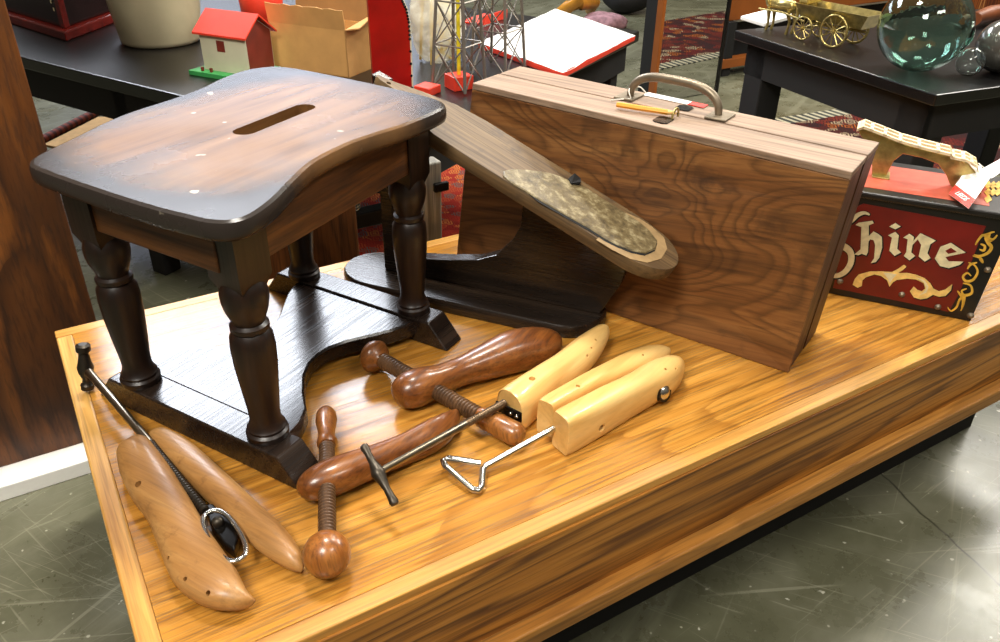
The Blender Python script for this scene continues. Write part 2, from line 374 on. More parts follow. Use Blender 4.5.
# ================================================================== DISPLAY TABLE
TX, TY = 1.82, -.818
dt = thing('display_table', (TX / 2, TY / 2, FLOOR), 'low honey oak display table with thick fascia, carrying the stool and shoe stretchers', 'table')
rw = .0255
MB().bx(rw, TX - rw, TY + rw, -rw, -.02, -.0006).build('tabletop', oak_top, dt, 0)
for nm, p in (('edge_band', (0, TX, TY, TY + rw)), ('edge_band', (0, TX, -rw, 0))):
    MB().bx(p[0], p[1], p[2], p[3], -.145 if p[2] < -.5 else -.145, 0).build(nm, oak_rimx, dt, 0, bevel=.002)
for p in ((0, rw), (TX - rw, TX)):
    MB().bx(p[0], p[1], TY + rw + .0004, -rw - .0004, -.145, 0).build('edge_band', oak_rimy, dt, 0, bevel=.003)
fa = MB().bx(.004, TX - .004, TY - .0035, TY + .01, -.147, -.0125); fa.build('front_fascia', oak_fascia, dt, 0, bevel=.001)
MB().bx(-.0, TX, TY - .026, 0.02, -.178, -.146).build('ledge', oak_ledge, dt, 0, bevel=.003)
MB().bx(.08, TX - .07, TY + .1, -.08, FLOOR, -.178).build('toe_kick', matte_black, dt, 0)

# ================================================================== STOOL
def spq(p, q, z): return SC + Pv * p + Qv * q + V((0, 0, z))
st = thing('step_stool', (SC.x, SC.y, 0), 'worn dark wooden stool with a wavy slotted seat and turned legs on a sled base', 'stool')
ZS, ZT = .373, .398
pr = [(-.262, .155), (-.258, .19), (-.245, .212), (-.221, .219), (-.175, .208), (-.105, .179), (-.057, .163), (.011, .157), (.06, .162), (.11, .171), (.16, .174), (.2, .173), (.225, .165), (.243, .143), (.252, .11)]
pl = [(.262, .02), (.267, -.09), (.268, -.164), (.262, -.2), (.25, -.218), (.225, -.232), (.19, -.236), (.14, -.227), (.09, -.211), (.03, -.202), (-.045, -.198), (-.1, -.187), (-.16, -.166), (-.21, -.15), (-.235, -.14), (-.252, -.124), (-.26, -.1), (-.264, -.03), (-.266, .06), (-.265, .12)]
ctl = [(p, q) for q, p in pr] + [(p, q) for q, p in pl]
def smooth_closed(c, k=4):
    n = len(c); out = []
    for i in range(n):
        a, b, d, e = [V((*c[(i + j) % n], 0)) for j in (-1, 0, 1, 2)]
        for s_ in range(k):
            t = s_ / k; v = .5 * ((2 * b) + (d - a) * t + (2 * a - 5 * b + 4 * d - e) * t * t + (3 * b - a - 3 * d + e) * t ** 3); out.append((v.x, v.y))
    return out
outl = [spq(p, q, 0) for p, q in smooth_closed(ctl)]
seat = MB().slab(outl, [(.006, ZS), (.0015, ZS + .003), (0, ZS + .008), (0, ZT - .007), (.002, ZT - .002), (.007, ZT)]).build('seat', seat_m, st, 40)
cut = MB(); sl = []
for k in range(12):
    A = math.pi * k / 11; sl.append((-.002 + .0 + .0165 * math.cos(A), .1 + .0165 * math.sin(A)))
for k in range(12):
    A = math.pi + math.pi * k / 11; sl.append((.006 + .0165 * math.cos(A), -.024 + .0165 * math.sin(A)))
cut.prism([spq(p, q, ZS - .02) for p, q in sl], (0, 0, .08)); bool_cut(seat, cut)
LEG = [(-.11, -.19), (.139, -.183), (.109, .193), (-.133, .187)]
prof = [(.0, .027), (.012, .0285), (.03, .0285), (.04, .025), (.055, .026), (.065, .0235), (.1, .0205), (.15, .021), (.25, .024), (.38, .0275), (.47, .0285), (.53, .027), (.555, .022), (.565, .0245), (.585, .0245), (.595, .02), (.62, .0225), (.66, .027), (.70, .0295), (.74, .0295), (.78, .026), (.80, .022)]
LB, LT = .044, .285
for p, q in LEG:
    b = spq(p, q, 0)
    lg = MB().lathe(b + V((0, 0, LB)), b + V((0, 0, LB + (LT - LB) / .8)), prof, 28)
    h = .026
    top = [b + Pv * (a * h) + Qv * (c * h) for a, c in ((-1, -1), (1, -1), (1, 1), (-1, 1))]
    lo = [b + Pv * (a * h * .72) + Qv * (c * h * .72) for a, c in ((-1, -1), (1, -1), (1, 1), (-1, 1))]
    lg.rings([[v + V((0, 0, .268)) for v in lo], [v + V((0, 0, .288)) for v in top], [v + V((0, 0, ZS + .001)) for v in top]])
    lg.build('leg', stool_dark, st, 30)
aw = .0095
for sgn in (-1, 1):
    q = .19 * sgn + .012 * sgn
    o = -.013 * sgn
    MB().box(spq(-.122 + o, q - aw, .3), Pv * .244, Qv * 2 * aw, (0, 0, ZS - .3)).build('apron', stool_apron_p, st, 0, bevel=.002)
    p = .122 * sgn + .012 * sgn
    sk = Qv * .38 - Pv * .026
    MB().box(spq(p + .013 - aw, -.19, .3), Pv * 2 * aw, sk, (0, 0, ZS - .3)).build('apron', stool_apron_q, st, 0, bevel=.002)
for sgn in (-1, 1):
    qc = .19 * sgn; hw = .024
    o = -.013 * sgn; poly = [(-.203 + o, 0), (.208 + o, 0), (.172 + o, .044), (-.168 + o, .044)]
    r = MB().prism([spq(p, qc - hw, z) for p, z in poly], Qv * 2 * hw); r.build('runner', stool_base, st, 0, bevel=.0025)
half = [(-.166, .158), (-.14, .157), (-.11, .141), (-.085, .113), (-.05, .082), (-.02, .066), (.005, .061), (.03, .063), (.06, .075), (.09, .095), (.12, .114), (.15, .128), (.166, .13)]
half = [(q * 1.0, p) for q, p in half]
pol = [spq(p, q, 0) for q, p in half] + [spq(-p, q, 0) for q, p in half[::-1]]
MB().slab(pol, [(.003, .012), (0, .015), (0, .037), (.003, .0405)]).build('shelf', stool_base, st, 40)

# frame of the wooden case (needed so that the stand keeps clear of it)
BR = at(788, 373, 0); BL = at(457.5, 261, 0); ce = (BL - BR).normalized(); cdv = V((ce.y, -ce.x, 0))
H = .358; Lc = .68; sh = -.026
def cs(a, d, z): return BR + ce * (a + sh * z / H) + cdv * (d + z / H * .05 * a / Lc + .026 * (1 - z / H)) + V((0, 0, z))   # an old, slightly twisted case
def clear_case(p, under=.024):
    """pull a point of the shoe stand in front of the case face"""
    p = V(p); q = p - BR
    for z in (p.z, max(p.z - under, 0)):
        a = q.dot(ce) - sh * z / H; lim = z / H * (-.026 + .05 * a / Lc) - .004
        if 0 <= z < H and -.05 < a < Lc + .05 and (p - BR).dot(cdv) > lim: p = p - cdv * ((p - BR).dot(cdv) - lim)
    return p

# ================================================================== SHOE STAND (sloping foot rest)
sa = at(421, 275.5, .024); sb = at(600, 313, .024); E = (sb - sa).normalized(); Dn = V((-E.y, E.x, 0)) * 1.0
if Dn.dot(CAM - sa) < 0: Dn = -Dn
def ssd(s, d, z): p = sa + E * s + Dn * d; p.z = z; return p
fs = thing('shoe_rest_stand', ssd(.1, 0, 0), 'dark wooden shoe rest with a long sloping plank between the stool and the wooden case', 'shoe stand')
bo = []
for k in range(17):
    A = math.pi / 2 + math.pi * k / 16; bo.append((-.075 + .085 * math.cos(A), -.0 + .072 * math.sin(A)))
for k in range(17):
    A = -math.pi / 2 + math.pi * k / 16; bo.append((.29 + .072 * math.cos(A), .0 + .072 * math.sin(A)))
MB().slab([clear_case(ssd(s, d, 0)) for s, d in bo], [(.002, 0), (0, .003), (0, .018), (.004, .024)]).build('base', stand_m, fs, 40)
def zpl(s): return .2845 - .455 * (s - .221)      # top of the plank
pth = .022
kp = [(-.076, .0238), (.352, .0235), (.385, .09), (.405, zpl(.405) - pth - .002), (.205, zpl(.205) - pth - .002), (.2, .165), (.185, .135), (.155, .1), (.118, .083), (.06, .071), (0, .062), (-.03, .068), (-.045, .09), (-.05, .14), (-.05, zpl(-.05) - pth - .003), (-.076, zpl(-.076) - pth - .003)]
ub = MB(); ka = [clear_case(ssd(s, -.024, z), 0) for s, z in kp]; ub.rings([ka, [ssd(s, .004, z) for s, z in kp]])
ub.build('upright_board', stand_m, fs, 0, bevel=.002)
pn = V((0, 0, 1)); pe = (ssd(.4, 0, zpl(.4)) - ssd(0, 0, zpl(0))).normalized(); pup = Dn.cross(pe); pup = pup if pup.z > 0 else -pup
pc, pw = .04, .07
o0 = ssd(.1, 0, zpl(.1)); hpl = onp(386, 85.5, o0, pup); hs_ = (hpl - sa).dot(E)
po = []
for k in range(21):
    A = -math.pi / 2 + math.pi * k / 20; po.append((.41 + .07 * math.cos(A), pc + pw * math.sin(A)))
hd_ = (hpl - sa).dot(Dn)
for q in ((.25, .11), (.16, .11), (.09, .108), (.05, .09), (.015, .06), (-.012, .0505), (-.034, .0485), (-.042, .0455), (-.044, .0415), (-.041, .0375), (-.033, .034), (-.015, .025), (.02, .003)): po.append(q)
po.append((.07, pc - pw + .008)); po.append((.12, pc - pw)); po.append((.2, pc - pw)); po.append((.32, pc - pw))
po = po[::-1]
hpl = ssd(-.0215, .0425, zpl(-.0215))
plank = MB().slab([clear_case(ssd(s, d, zpl(s))) for s, d in po], [(.0006, -pth), (0, -pth + .001), (0, -.001), (.0006, 0)], pup).build('sloping_plank', plank_m, fs, 40)
hc = hpl; bool_cut(plank, MB().lathe(hc - pup * .05, hc + pup * .05, [(0, .0042), (1, .0042)], 14))
o0 = ssd(.1, 0, zpl(.1))
lp = [(539, 201), (565, 216), (590, 230), (605, 240), (617, 246), (632, 252), (645, 254.5), (655, 250), (656.5, 242), (650, 233), (640, 224), (627, 215.5), (614, 207), (600, 198.5), (587, 190), (572, 183), (558, 177), (545, 173), (528, 171), (513, 170), (503, 172), (503, 177), (514, 186), (526, 193)]
lring = [(596, 240), (612, 250), (630, 259), (647, 263), (661, 259), (667, 249), (664, 238), (652, 227), (640, 219), (626, 213)]
MB().slab([onp(x, y, o0, pup) for x, y in lring], [(0, .0001), (0, .0007)], pup).build('worn_ring', plain('worn_tan_ring', S(150, 124, 86), .5, var=.2, sc=60), fs, 0)
MB().slab([onp(x + (0.4 if i > 7 else -.6), y + (1.6 if i < 9 else -.2), o0, pup) for i, (x, y) in enumerate(lp)], [(0, .0004), (0, .0012)], pup).build('pad_edge_shadow', matte_black, fs, 0)
MB().slab([onp(x, y, o0, pup) for x, y in lp], [(0, .0003), (0, .002), (.002, .0035)], pup).build('leather_pad', leather_m, fs, 40, label='cracked tan leather pad')
tp = [onp(x, y, o0, pup) for x, y in ((567, 181), (572, 178), (579, 181), (578, 187), (570, 186))]
MB().rings([[p + pup * .003 for p in tp], [p + pup * (.006 + .004 * (i % 2)) for i, p in enumerate(tp)]]).build('torn_flap', matte_black, fs, 0)

# ================================================================== WOODEN CASE
wc = thing('wooden_case', cs(Lc / 2, .07, 0), 'large flat wooden carrying case with a metal bow handle standing on edge', 'case')
def panel(d0, d1, a0=0, a1=Lc, z0=0, z1=H): return MB().hexa([cs(a0, d0, z0), cs(a1, d0, z0), cs(a1, d1, z0), cs(a0, d1, z0), cs(a0, d0, z1), cs(a1, d0, z1), cs(a1, d1, z1), cs(a0, d1, z1)])
panel(-.026, -.019, 0, Lc, 0, H - .0125).build('front_panel', case_face, wc, 0, bevel=.0012)
panel(-.0195, .055, .002, Lc - .002, 0, H - .013).build('front_tray', case_end, wc, 0, bevel=.001)
panel(-.0262, .055, 0, Lc, H - .012, H).build('front_top_rail', case_top, wc, 0, bevel=.0018)
panel(.0605, .128, .001, Lc - .001, 0, H - .0125).build('lid', case_end, wc, 0, bevel=.001)
panel(.0605, .128, 0, Lc, H - .012, H).build('lid_top_rail', case_top, wc, 0, bevel=.0018)
panel(.05, .066, .004, Lc - .004, .003, H - .02).build('seam_shadow_strip', matte_black, wc, 0)
# handle
zt = H
hd = MB()
hpts = []
pa, pb = (cs(.243 - sh * 0, .082, zt), cs(.408, .082, zt))
for k in range(25):
    A = math.pi * k / 24
    c = pa.lerp(pb, .5 - .5 * math.copysign(abs(math.cos(A)) ** .62, math.cos(A)))
    hpts.append(c + V((0, 0, -.001 + .045 * abs(math.sin(A)) ** .8)))
hd.tube(hpts, [.006 + .0015 * math.sin(math.pi * k / 24) for k in range(25)], 14)
ho = hd.build('handle', pewter, wc, 60)
for a in (.24, .41):
    MB().box(cs(a - .018, .06, zt), ce * .036, cdv * .046, (0, 0, .004)).build('handle_plate', pewter, ho, 0, bevel=.0015)
hs = thing_part = MB()
for d0, d1 in ((-.012, .022), (.072, .1)):
    pts = [cs(.305 + a, d, zt) for a, d in ((-.012, d0 + .004), (-.006, d0), (.008, d0), (.014, d0 + .005), (.014, d1 - .004), (.008, d1), (-.006, d1), (-.012, d1 - .004))]
    MB().prism(pts, (0, 0, .0018)).build('latch_plate', black_metal, wc, 0)
hp = [cs(.297, .03 + .012 * math.cos(A), zt + .016 * math.sin(A)) for A in [math.pi * k / 14 for k in range(15)]]
MB().tube(hp, .0018, 8).build('latch_staple', brass, wc, 60)
# pencil through the staple
p0 = at(617, 104.5, H + .0075); p1 = at(679, 114, H + .0075); dr = (p1 - p0).normalized()
pc_ = tag(MB().lathe(p0, p0.lerp(p1, .83), [(0, .0040), (.01, .0044), (1, .0044)], 6).build('pencil', pencil_m, None, 20, loc=p0), 'yellow pencil lying through the latch on top of the wooden case', 'pencil')
MB().lathe(p0.lerp(p1, .83), p0.lerp(p1, .965), [(0, .0043), (1, .0012)], 12).build('sharpened_tip', maple, pc_, 40)
MB().lathe(p0.lerp(p1, .96), p1, [(0, .0013), (1, .0003)], 8).build('lead', black_metal, pc_, 40)
# tag tied to the case handle
t0 = at(640, 89, H + .006); t1 = at(700, 95, H + .006)
tg = thing('price_tag', t0, 'white price tag with red end lying on the case behind its handle', 'tag')
ax = cs(.26, .105, zt + .0015); 
def flat(pts, h): return MB().prism(pts, (0, 0, h))
flat([cs(a, d, zt + .001) for a, d in ((.395, .1075), (.31, .1075), (.31, .127), (.395, .127))], .0008).build('card', tagwhite, tg, 0)
flat([cs(a, d, zt + .0012) for a, d in ((.31, .1075), (.28, .1075), (.28, .127), (.31, .127))], .0008).build('red_band', tagred, tg, 0)
sp = [cs(.404 + a, d, zt + z) for a, d, z in ((-.012, .116, .002), (.0, .112, .012), (.012, .1, .016), (.006, .078, .018), (.001, .068, .013), (-.006, .066, .004), (.004, .06, .0025), (.014, .05, .002), (.02, .042, .0012))]
MB().tube(sp, .0011, 6).build('string', string_m, tg, 60)

# ================================================================== SHINE BOX
xa = at(970.5, 321.5); xb = at(832, 294); xe = (xb - xa).normalized(); xd = V((xe.y, -xe.x, 0))
def xs(e, d, z): return xa + xe * e + xd * d + V((0, 0, z))
sx = thing('shoeshine_box', xs(.13, .09, 0), 'black and red painted shoeshine box lettered in gold and silver behind the wooden case', 'shoeshine box')
XL = .275; XD = .175
MB().hexa([xs(0, 0, 0), xs(XL, 0, 0), xs(XL, XD, 0), xs(0, XD, 0), xs(-.012, 0, .2), xs(XL + .012, 0, .2), xs(XL + .012, XD, .2), xs(-.012, XD, .2)]).build('body', boxblack, sx, 0, bevel=.002)
MB().box(xs(-.02, -.008, .2), xe * (XL + .04), xd * (XD + .016), (0, 0, .012)).build('lid', boxblack, sx, 0, bevel=.003)
MB().box(xs(.03, .018, .2115), xe * (XL - .06), xd * (XD - .04), (0, 0, .0012)).build('lid_panel', lidred, sx, 0)
def fp(X, Y, h=.0012):              # pixel of the front-face close-up -> point just proud of the face
    return onp(820 + X / 4.583, 190 + Y / 4.583, xa, xd) - xd * h
MB().prism([fp(*q, .0) for q in ((60, 448), (135, 90), (200, 62), (760, 165), (720, 260), (640, 470), (590, 558), (420, 520))], -xd * .0008)  .build('painted_field', boxred, sx, 0)
def ink(name, polys, mat, par, h0=.0012, h=.0006):
    mb = MB()
    for p in polys: mb.prism([fp(x, y, h0) for x, y in p], -xd * h)
    return mb.build(name, mat, par, 0)
def grow(p, k, dx=0, dy=0):
    cx = sum(a for a, b in p) / len(p); cy = sum(b for a, b in p) / len(p); out = []
    for a, b in p:
        d = math.hypot(a - cx, b - cy) or 1; out.append((a + (a - cx) / d * k + dx, b + (b - cy) / d * k + dy))
    return out
def ribbon(pts, ws):                # flat stroke polygon along points with half widths
    n = len(pts); L, R = [], []
    for i in range(n):
        a, b = pts[max(i - 1, 0)], pts[min(i + 1, n - 1)]; d = math.hypot(b[0] - a[0], b[1] - a[1]) or 1
        nx, ny = -(b[1] - a[1]) / d, (b[0] - a[0]) / d; w = ws[i] if isinstance(ws, (list, tuple)) else ws
        L.append((pts[i][0] + nx * w, pts[i][1] + ny * w)); R.append((pts[i][0] - nx * w, pts[i][1] - ny * w))
    return L + R[::-1]
def spl(pts, k=5):
    out = []; n = len(pts)
    for i in range(n - 1):
        a, b, c, d = [V((*pts[min(max(i + j, 0), n - 1)], 0)) for j in (-1, 0, 1, 2)]
        for s_ in range(k):
            t = s_ / k; v = .5 * ((2 * b) + (c - a) * t + (2 * a - 5 * b + 4 * c - d) * t * t + (3 * b - a - 3 * c + d) * t ** 3); out.append((v.x, v.y))
    return out + [pts[-1]]
letters = {
 'letter_h': [[(163, 158), (178, 148), (240, 139), (247, 150), (224, 160), (224, 215), (220, 282), (212, 298), (192, 290), (176, 297), (158, 293), (186, 270), (190, 168)],
              [(222, 212), (245, 188), (268, 200), (284, 214), (285, 262), (272, 308), (256, 328), (233, 333), (248, 312), (253, 250), (246, 228), (230, 224), (222, 236)]],
 'letter_i': [[(318, 166), (345, 150), (370, 165), (346, 178)], [(312, 206), (345, 190), (361, 206), (354, 268), (371, 284), (342, 300), (318, 276), (330, 216)]],
 'letter_n': [[(382, 216), (410, 199), (431, 214), (424, 250), (418, 284), (436, 300), (410, 320), (384, 300), (395, 284), (402, 224)],
              [(424, 236), (460, 196), (531, 230), (506, 246), (492, 288), (507, 310), (480, 326), (452, 302), (464, 250), (448, 224), (424, 250)]],
 'letter_e': [[(526, 312), (552, 258), (600, 240), (667, 285), (592, 301), (574, 306), (590, 325), (657, 326), (640, 341), (590, 356), (550, 346)]],
}
Sst = spl([(228, 112), (205, 103), (175, 112), (140, 140), (95, 160), (60, 180), (48, 215), (75, 245), (118, 262), (142, 290), (140, 335), (112, 375), (68, 392), (20, 372), (4, 340)], 5)
Sw = [3 + 13 * math.sin(math.pi * min(1, i / (len(Sst) - 1))) ** .8 for i in range(len(Sst))]
letters['letter_s'] = [ribbon(Sst, Sw)]
for nm, ps in letters.items():
    lo = ink(nm, ps, cream, sx, .0016)
    ink('black_outline', [grow(p, 4.5, 3, 3) for p in ps] if nm != 'letter_s' else [ribbon([(x + 3, y + 3) for x, y in Sst], [w + 4 for w in Sw])], matte_black, lo, .0009, .0004)
    if nm == 'letter_e': ink('counter', [[(574, 276), (600, 262), (627, 281), (588, 290)]], boxred, lo, .0022, .0004)
scroll = [(150, 432), (160, 405), (178, 385), (230, 371), (288, 371), (330, 374), (360, 358), (385, 340), (396, 350), (378, 366), (358, 378), (400, 378), (440, 386), (480, 402), (505, 425), (520, 450), (545, 462), (572, 455), (606, 430), (600, 458), (575, 483), (545, 487), (518, 478), (490, 494), (460, 499), (430, 490), (412, 462), (430, 440), (445, 455), (466, 462), (482, 450), (475, 425), (440, 408), (400, 404), (352, 410), (335, 420), (318, 442), (308, 412), (280, 392), (250, 385), (210, 398), (195, 412), (192, 438), (172, 446)]
so = ink('scroll_ornament', [scroll], plain('pale_gold_paint', S(226, 192, 112), .4, .1, var=.2, sc=90), sx, .0016)
ink('silver_leaf', [[(440, 398), (480, 412), (498, 440), (488, 468), (450, 482), (470, 470), (488, 448), (476, 420)]], cream, so, .0022, .0004)
ink('silver_leaf', [[(290, 376), (330, 380), (352, 384), (335, 402), (320, 425), (312, 405)]], cream, so, .0022, .0004)
ink('black_outline', [grow(scroll, 3, 3, 4)], matte_black, so, .0009, .0004)
orn = []
for pts, w in (([(800, 190), (780, 195), (770, 215), (745, 205), (720, 235), (712, 250)], 6), ([(812, 205), (790, 225), (760, 215), (770, 240), (785, 260), (770, 285), (735, 300), (705, 295)], 8),
               ([(735, 245), (755, 255), (750, 275), (730, 270)], 6), ([(700, 300), (735, 310), (745, 330), (730, 315)], 5), ([(680, 330), (710, 345), (722, 375), (700, 410), (668, 415), (655, 395), (675, 378), (692, 392)], 6),
               ([(720, 330), (690, 340), (675, 360)], 5), ([(655, 425), (690, 435), (695, 470), (660, 480), (650, 460), (672, 450)], 6), ([(630, 460), (655, 500), (650, 540)], 6),
               ([(585, 535), (600, 552), (625, 535), (640, 500), (662, 485), (658, 520), (645, 552)], 5)):
    q = spl(pts, 5); orn.append(ribbon(q, [w * (.35 + .65 * math.sin(math.pi * (i + .5) / len(q))) for i in range(len(q))]))
ink('vine_ornament', orn, gold, sx, .0016)
for X, Y in ((92, 418), (375, 478), (768, 365), (690, 575), (540, 535)):
    c = fp(X, Y, 0); MB().lathe(c, c - xd * .006, [(0, .006), (.5, .0052), (.85, .003), (1, .0005)], 14).build('rivet', pewter, sx, 60)
# cast footrest on the lid
fd = .092
def ft(x, y): return onp(x, y, xa + xd * fd, xd)
arch = [(860, 133), (858, 127), (866, 128), (885, 135), (905, 143), (930, 150), (952, 155), (968, 163), (976, 172), (974, 182), (966, 190), (958, 190), (950, 184), (946, 174), (938, 163), (922, 157), (903, 153), (894, 160), (888, 171), (881, 188), (868, 190), (872, 172), (872, 160), (868, 146)]
fr = MB().prism([ft(x, y) - xd * .006 for x, y in arch], xd * .012).build('footrest', brass, sx, 0, bevel=.0015)
zz = xs(0, 0, .2115).z
tpth = [(859, 127), (864, 125), (880, 131), (900, 139), (925, 146), (950, 152), (952, 155), (966, 158), (976, 164), (977, 168)]
tc = [ft(x, y) for x, y in tpth]
zt_ = V((0, 0, .0045)); pb = plain('pale_brass', S(232, 212, 172), .4, .2)
sole = MB()
for a0, a1 in ((-.024, -.018), (-.003, .003), (.018, .024)):
    for i in range(len(tc) - 1):
        sole.hexa([tc[i] + xd * a0, tc[i + 1] + xd * a0, tc[i + 1] + xd * a1, tc[i] + xd * a1, tc[i] + xd * a0 + zt_, tc[i + 1] + xd * a0 + zt_, tc[i + 1] + xd * a1 + zt_, tc[i] + xd * a1 + zt_])
for k in range(13):
    j = k / 12 * (len(tc) - 1); i = min(int(j), len(tc) - 2); c = tc[i].lerp(tc[i + 1], j - i); d = (tc[i + 1] - tc[i]).normalized() * .003
    sole.hexa([c - d - xd * .024, c + d - xd * .024, c + d + xd * .024, c - d + xd * .024, c - d - xd * .024 + zt_, c + d - xd * .024 + zt_, c + d + xd * .024 + zt_, c - d + xd * .024 + zt_])
sole.build('foot_plate', pb, fr, 0)
for e_ in (.04, .19):
    MB().box(xs(e_, fd - .02, .2125), xe * .03, xd * .04, (0, 0, .003)).build('mounting_foot', brass, fr, 0, bevel=.001)
lv = []
for k in range(7):
    bx_, by_ = 984 + (k % 3) * 5, 185 + (k // 3) * 7; lv.append([at(bx_, by_, .2135), at(bx_ + 5, by_ - 4, .2135), at(bx_ + 8, by_ + 1, .2135), at(bx_ + 3, by_ + 4, .2135)])
mb = MB()
for p in lv: mb.prism(p, (0, 0, .0004))
mb.build('lid_leaf_ornament', gold, sx, 0)
# tag on the shine box
q0, q1, q2, q3 = at(949, 194, .219), at(968.6, 208.5, .219), at(992, 175, .25), at(972, 161, .25)
tn = (q1 - q0).cross(q3 - q0).normalized(); tn = tn if tn.dot(CAM - q0) > 0 else -tn
tb = thing('price_tag', q0, 'white and red shop tag propped against the cast footrest of the shoeshine box', 'tag')
MB().prism([q0, q1, q2, q3], -tn * .0008).build('card', tagwhite, tb, 0)
MB().prism([q0 + tn * .0002, q1 + tn * .0002, q1.lerp(q2, .27) + tn * .0002, q0.lerp(q3, .27) + tn * .0002], tn * .0004).build('red_band', tagred, tb, 0)
def text_mesh(name, body, size, origin, ux, uy, mat, parent):
    cu = bpy.data.curves.new(name, 'FONT'); cu.body = body; cu.size = size; cu.align_x = 'CENTER'; cu.align_y = 'CENTER'; cu.extrude = .0002
    o = bpy.data.objects.new(name, cu); COL.objects.link(o); bpy.context.view_layer.update()
    me = bpy.data.meshes.new_from_object(o.evaluated_get(bpy.context.evaluated_depsgraph_get())); bpy.data.objects.remove(o)
    un = ux.cross(uy); base = wloc(parent)
    for v in me.vertices: c = v.co.copy(); v.co = origin + ux * c.x + uy * c.y + un * c.z - base
    me.materials.clear(); me.materials.append(mat); o = bpy.data.objects.new(name, me); COL.objects.link(o); o.parent = parent; WL[o.name] = base; return o
tux = (q1 - q0).normalized(); tuy = tn.cross(tux)
text_mesh('tag_lettering', 'LEEDS', .0125, (q0 + q1.lerp(q2, .27)) * .5 + tn * .0009, tux, tuy, tagwhite, tb)
r0, r1, r2, r3 = at(980, 170, .24), at(992, 178, .24), at(1004, 170, .25), at(1002, 158, .25)
MB().prism([r0, r1, r2, r3], V((0, 0, -.0008))).build('second_card', tagwhite, tb, 0)
MB().tube([q2.lerp(q3, .5), q2.lerp(q3, .5) + V((.005, .01, .004)), r0.lerp(r2, .3)], .0008, 6).build('string', string_m, tb, 60)

# ================================================================== SHOE STRETCHERS
def threaded(mb, a, b, r, pitch=.0055, dp=.0022, seg=16):
    a, b = V(a), V(b); n = max(2, int((b - a).length / pitch)); pr_ = []
    for k in range(n):
        pr_ += [((k + .05) / n, r - dp), ((k + .35) / n, r), ((k + .65) / n, r), ((k + .95) / n, r - dp)]
    return mb.lathe(a, b, pr_, seg)
# A  dark boot stretcher in front
ba = at(327, 554, .031); bb = at(327, 470, .031); bc = at(327, 446, .029); bd = at(326, 410, .022)
A = thing('boot_stretcher', at(340, 478, 0), 'dark mahogany boot stretcher with a wooden screw and round ball knob at the front', 'boot stretcher', 'dark mahogany stretchers')
bm_ = MB().loft([(299, 493, .022, 4, 4), (304, 490, .023, 12, 12), (316, 484, .026, 17, 17), (335, 476, .027, 19, 18), (358, 467, .026, 17, 17), (380, 459, .024, 15, 17, 2), (405, 449, .021, 15, 18, 1.7), (430, 437, .02, 17, 20, 1.5), (444, 428, .02, 14, 18, 1.4), (454, 419, .019, 7, 12, 1.4), (458, 415, .018, 2, 6, 1.5)], 28)
ao = bm_.build('body', mahog, A, 40)
threaded(MB(), at(327, 540, .031), bc, px2m(9.5, ba)).build('screw', mahog2, A, 40)
MB().sphere(ba, px2m(24, ba)).build('ball_knob', ballwood, A, 60)
rr = px2m(1, bd)
MB().lathe(bc, bd, [(0, 8 * rr), (.08, 9.5 * rr), (.16, 9 * rr), (.24, 7.5 * rr), (.45, 8.5 * rr), (.68, 10.5 * rr), (.85, 10 * rr), (.95, 7.5 * rr), (1, 3 * rr)], 22).build('spindle_handle', ballwood, A, 50)
# B  dark boot stretcher behind
B = thing('boot_stretcher', at(430, 390, 0), 'dark mahogany boot stretcher with a mushroom knob, lying beside the stool foot', 'boot stretcher', 'dark mahogany stretchers')
k0 = at(376, 357, .03); k1 = at(384, 361, .031); j0 = at(478, 415, .024); j1 = at(522, 437.5, .018)
MB().loft([(396, 399, .024, 4, 4), (399, 397, .025, 13, 13), (409, 391, .028, 18.5, 18.5), (424, 385, .029, 18, 18), (442, 379, .028, 14.5, 15), (462, 371, .027, 14, 14.5), (488, 361, .029, 18, 18), (512, 352, .031, 21, 21), (535, 347, .029, 20, 20), (552, 344, .027, 15, 15), (560, 343, .026, 7, 8), (562, 343, .026, 2, 2)], 28).build('body', mahog, B, 40)
threaded(MB(), at(380, 359, .031), j0, px2m(8, k0)).build('screw', mahog2, B, 40)
rr = px2m(1, k0); kd = (k1 - k0).normalized()
MB().lathe(k0 - kd * 13 * rr, k0 + kd * 10 * rr, [(0, 4 * rr), (.08, 10 * rr), (.25, 15 * rr), (.5, 17 * rr), (.72, 14.5 * rr), (.86, 10 * rr), (1, 8 * rr)], 24).build('mushroom_knob', mahog, B, 50)
rr = px2m(1, j1)
MB().lathe(j0, j1, [(0, 8.5 * rr), (.1, 11 * rr), (.5, 12 * rr), (.85, 12.5 * rr), (.95, 10.5 * rr), (1, 7 * rr)], 22).build('spindle_handle', ballwood, B, 50)

def holes(mb, obj, lst, dp=.012):
    bv = mb.bvh(); c = MB(); okc = 0
    for x, y, rpx in lst:
        p, n = hit(bv, x, y)
        if p is None: continue
        if n.dot(CAM - p) < 0: n = -n
        r = px2m(rpx, p); c.lathe(p - n * dp, p + n * .004, [(0, r), (1, r)], 12); okc += 1
    if okc: bool_cut(obj, c)
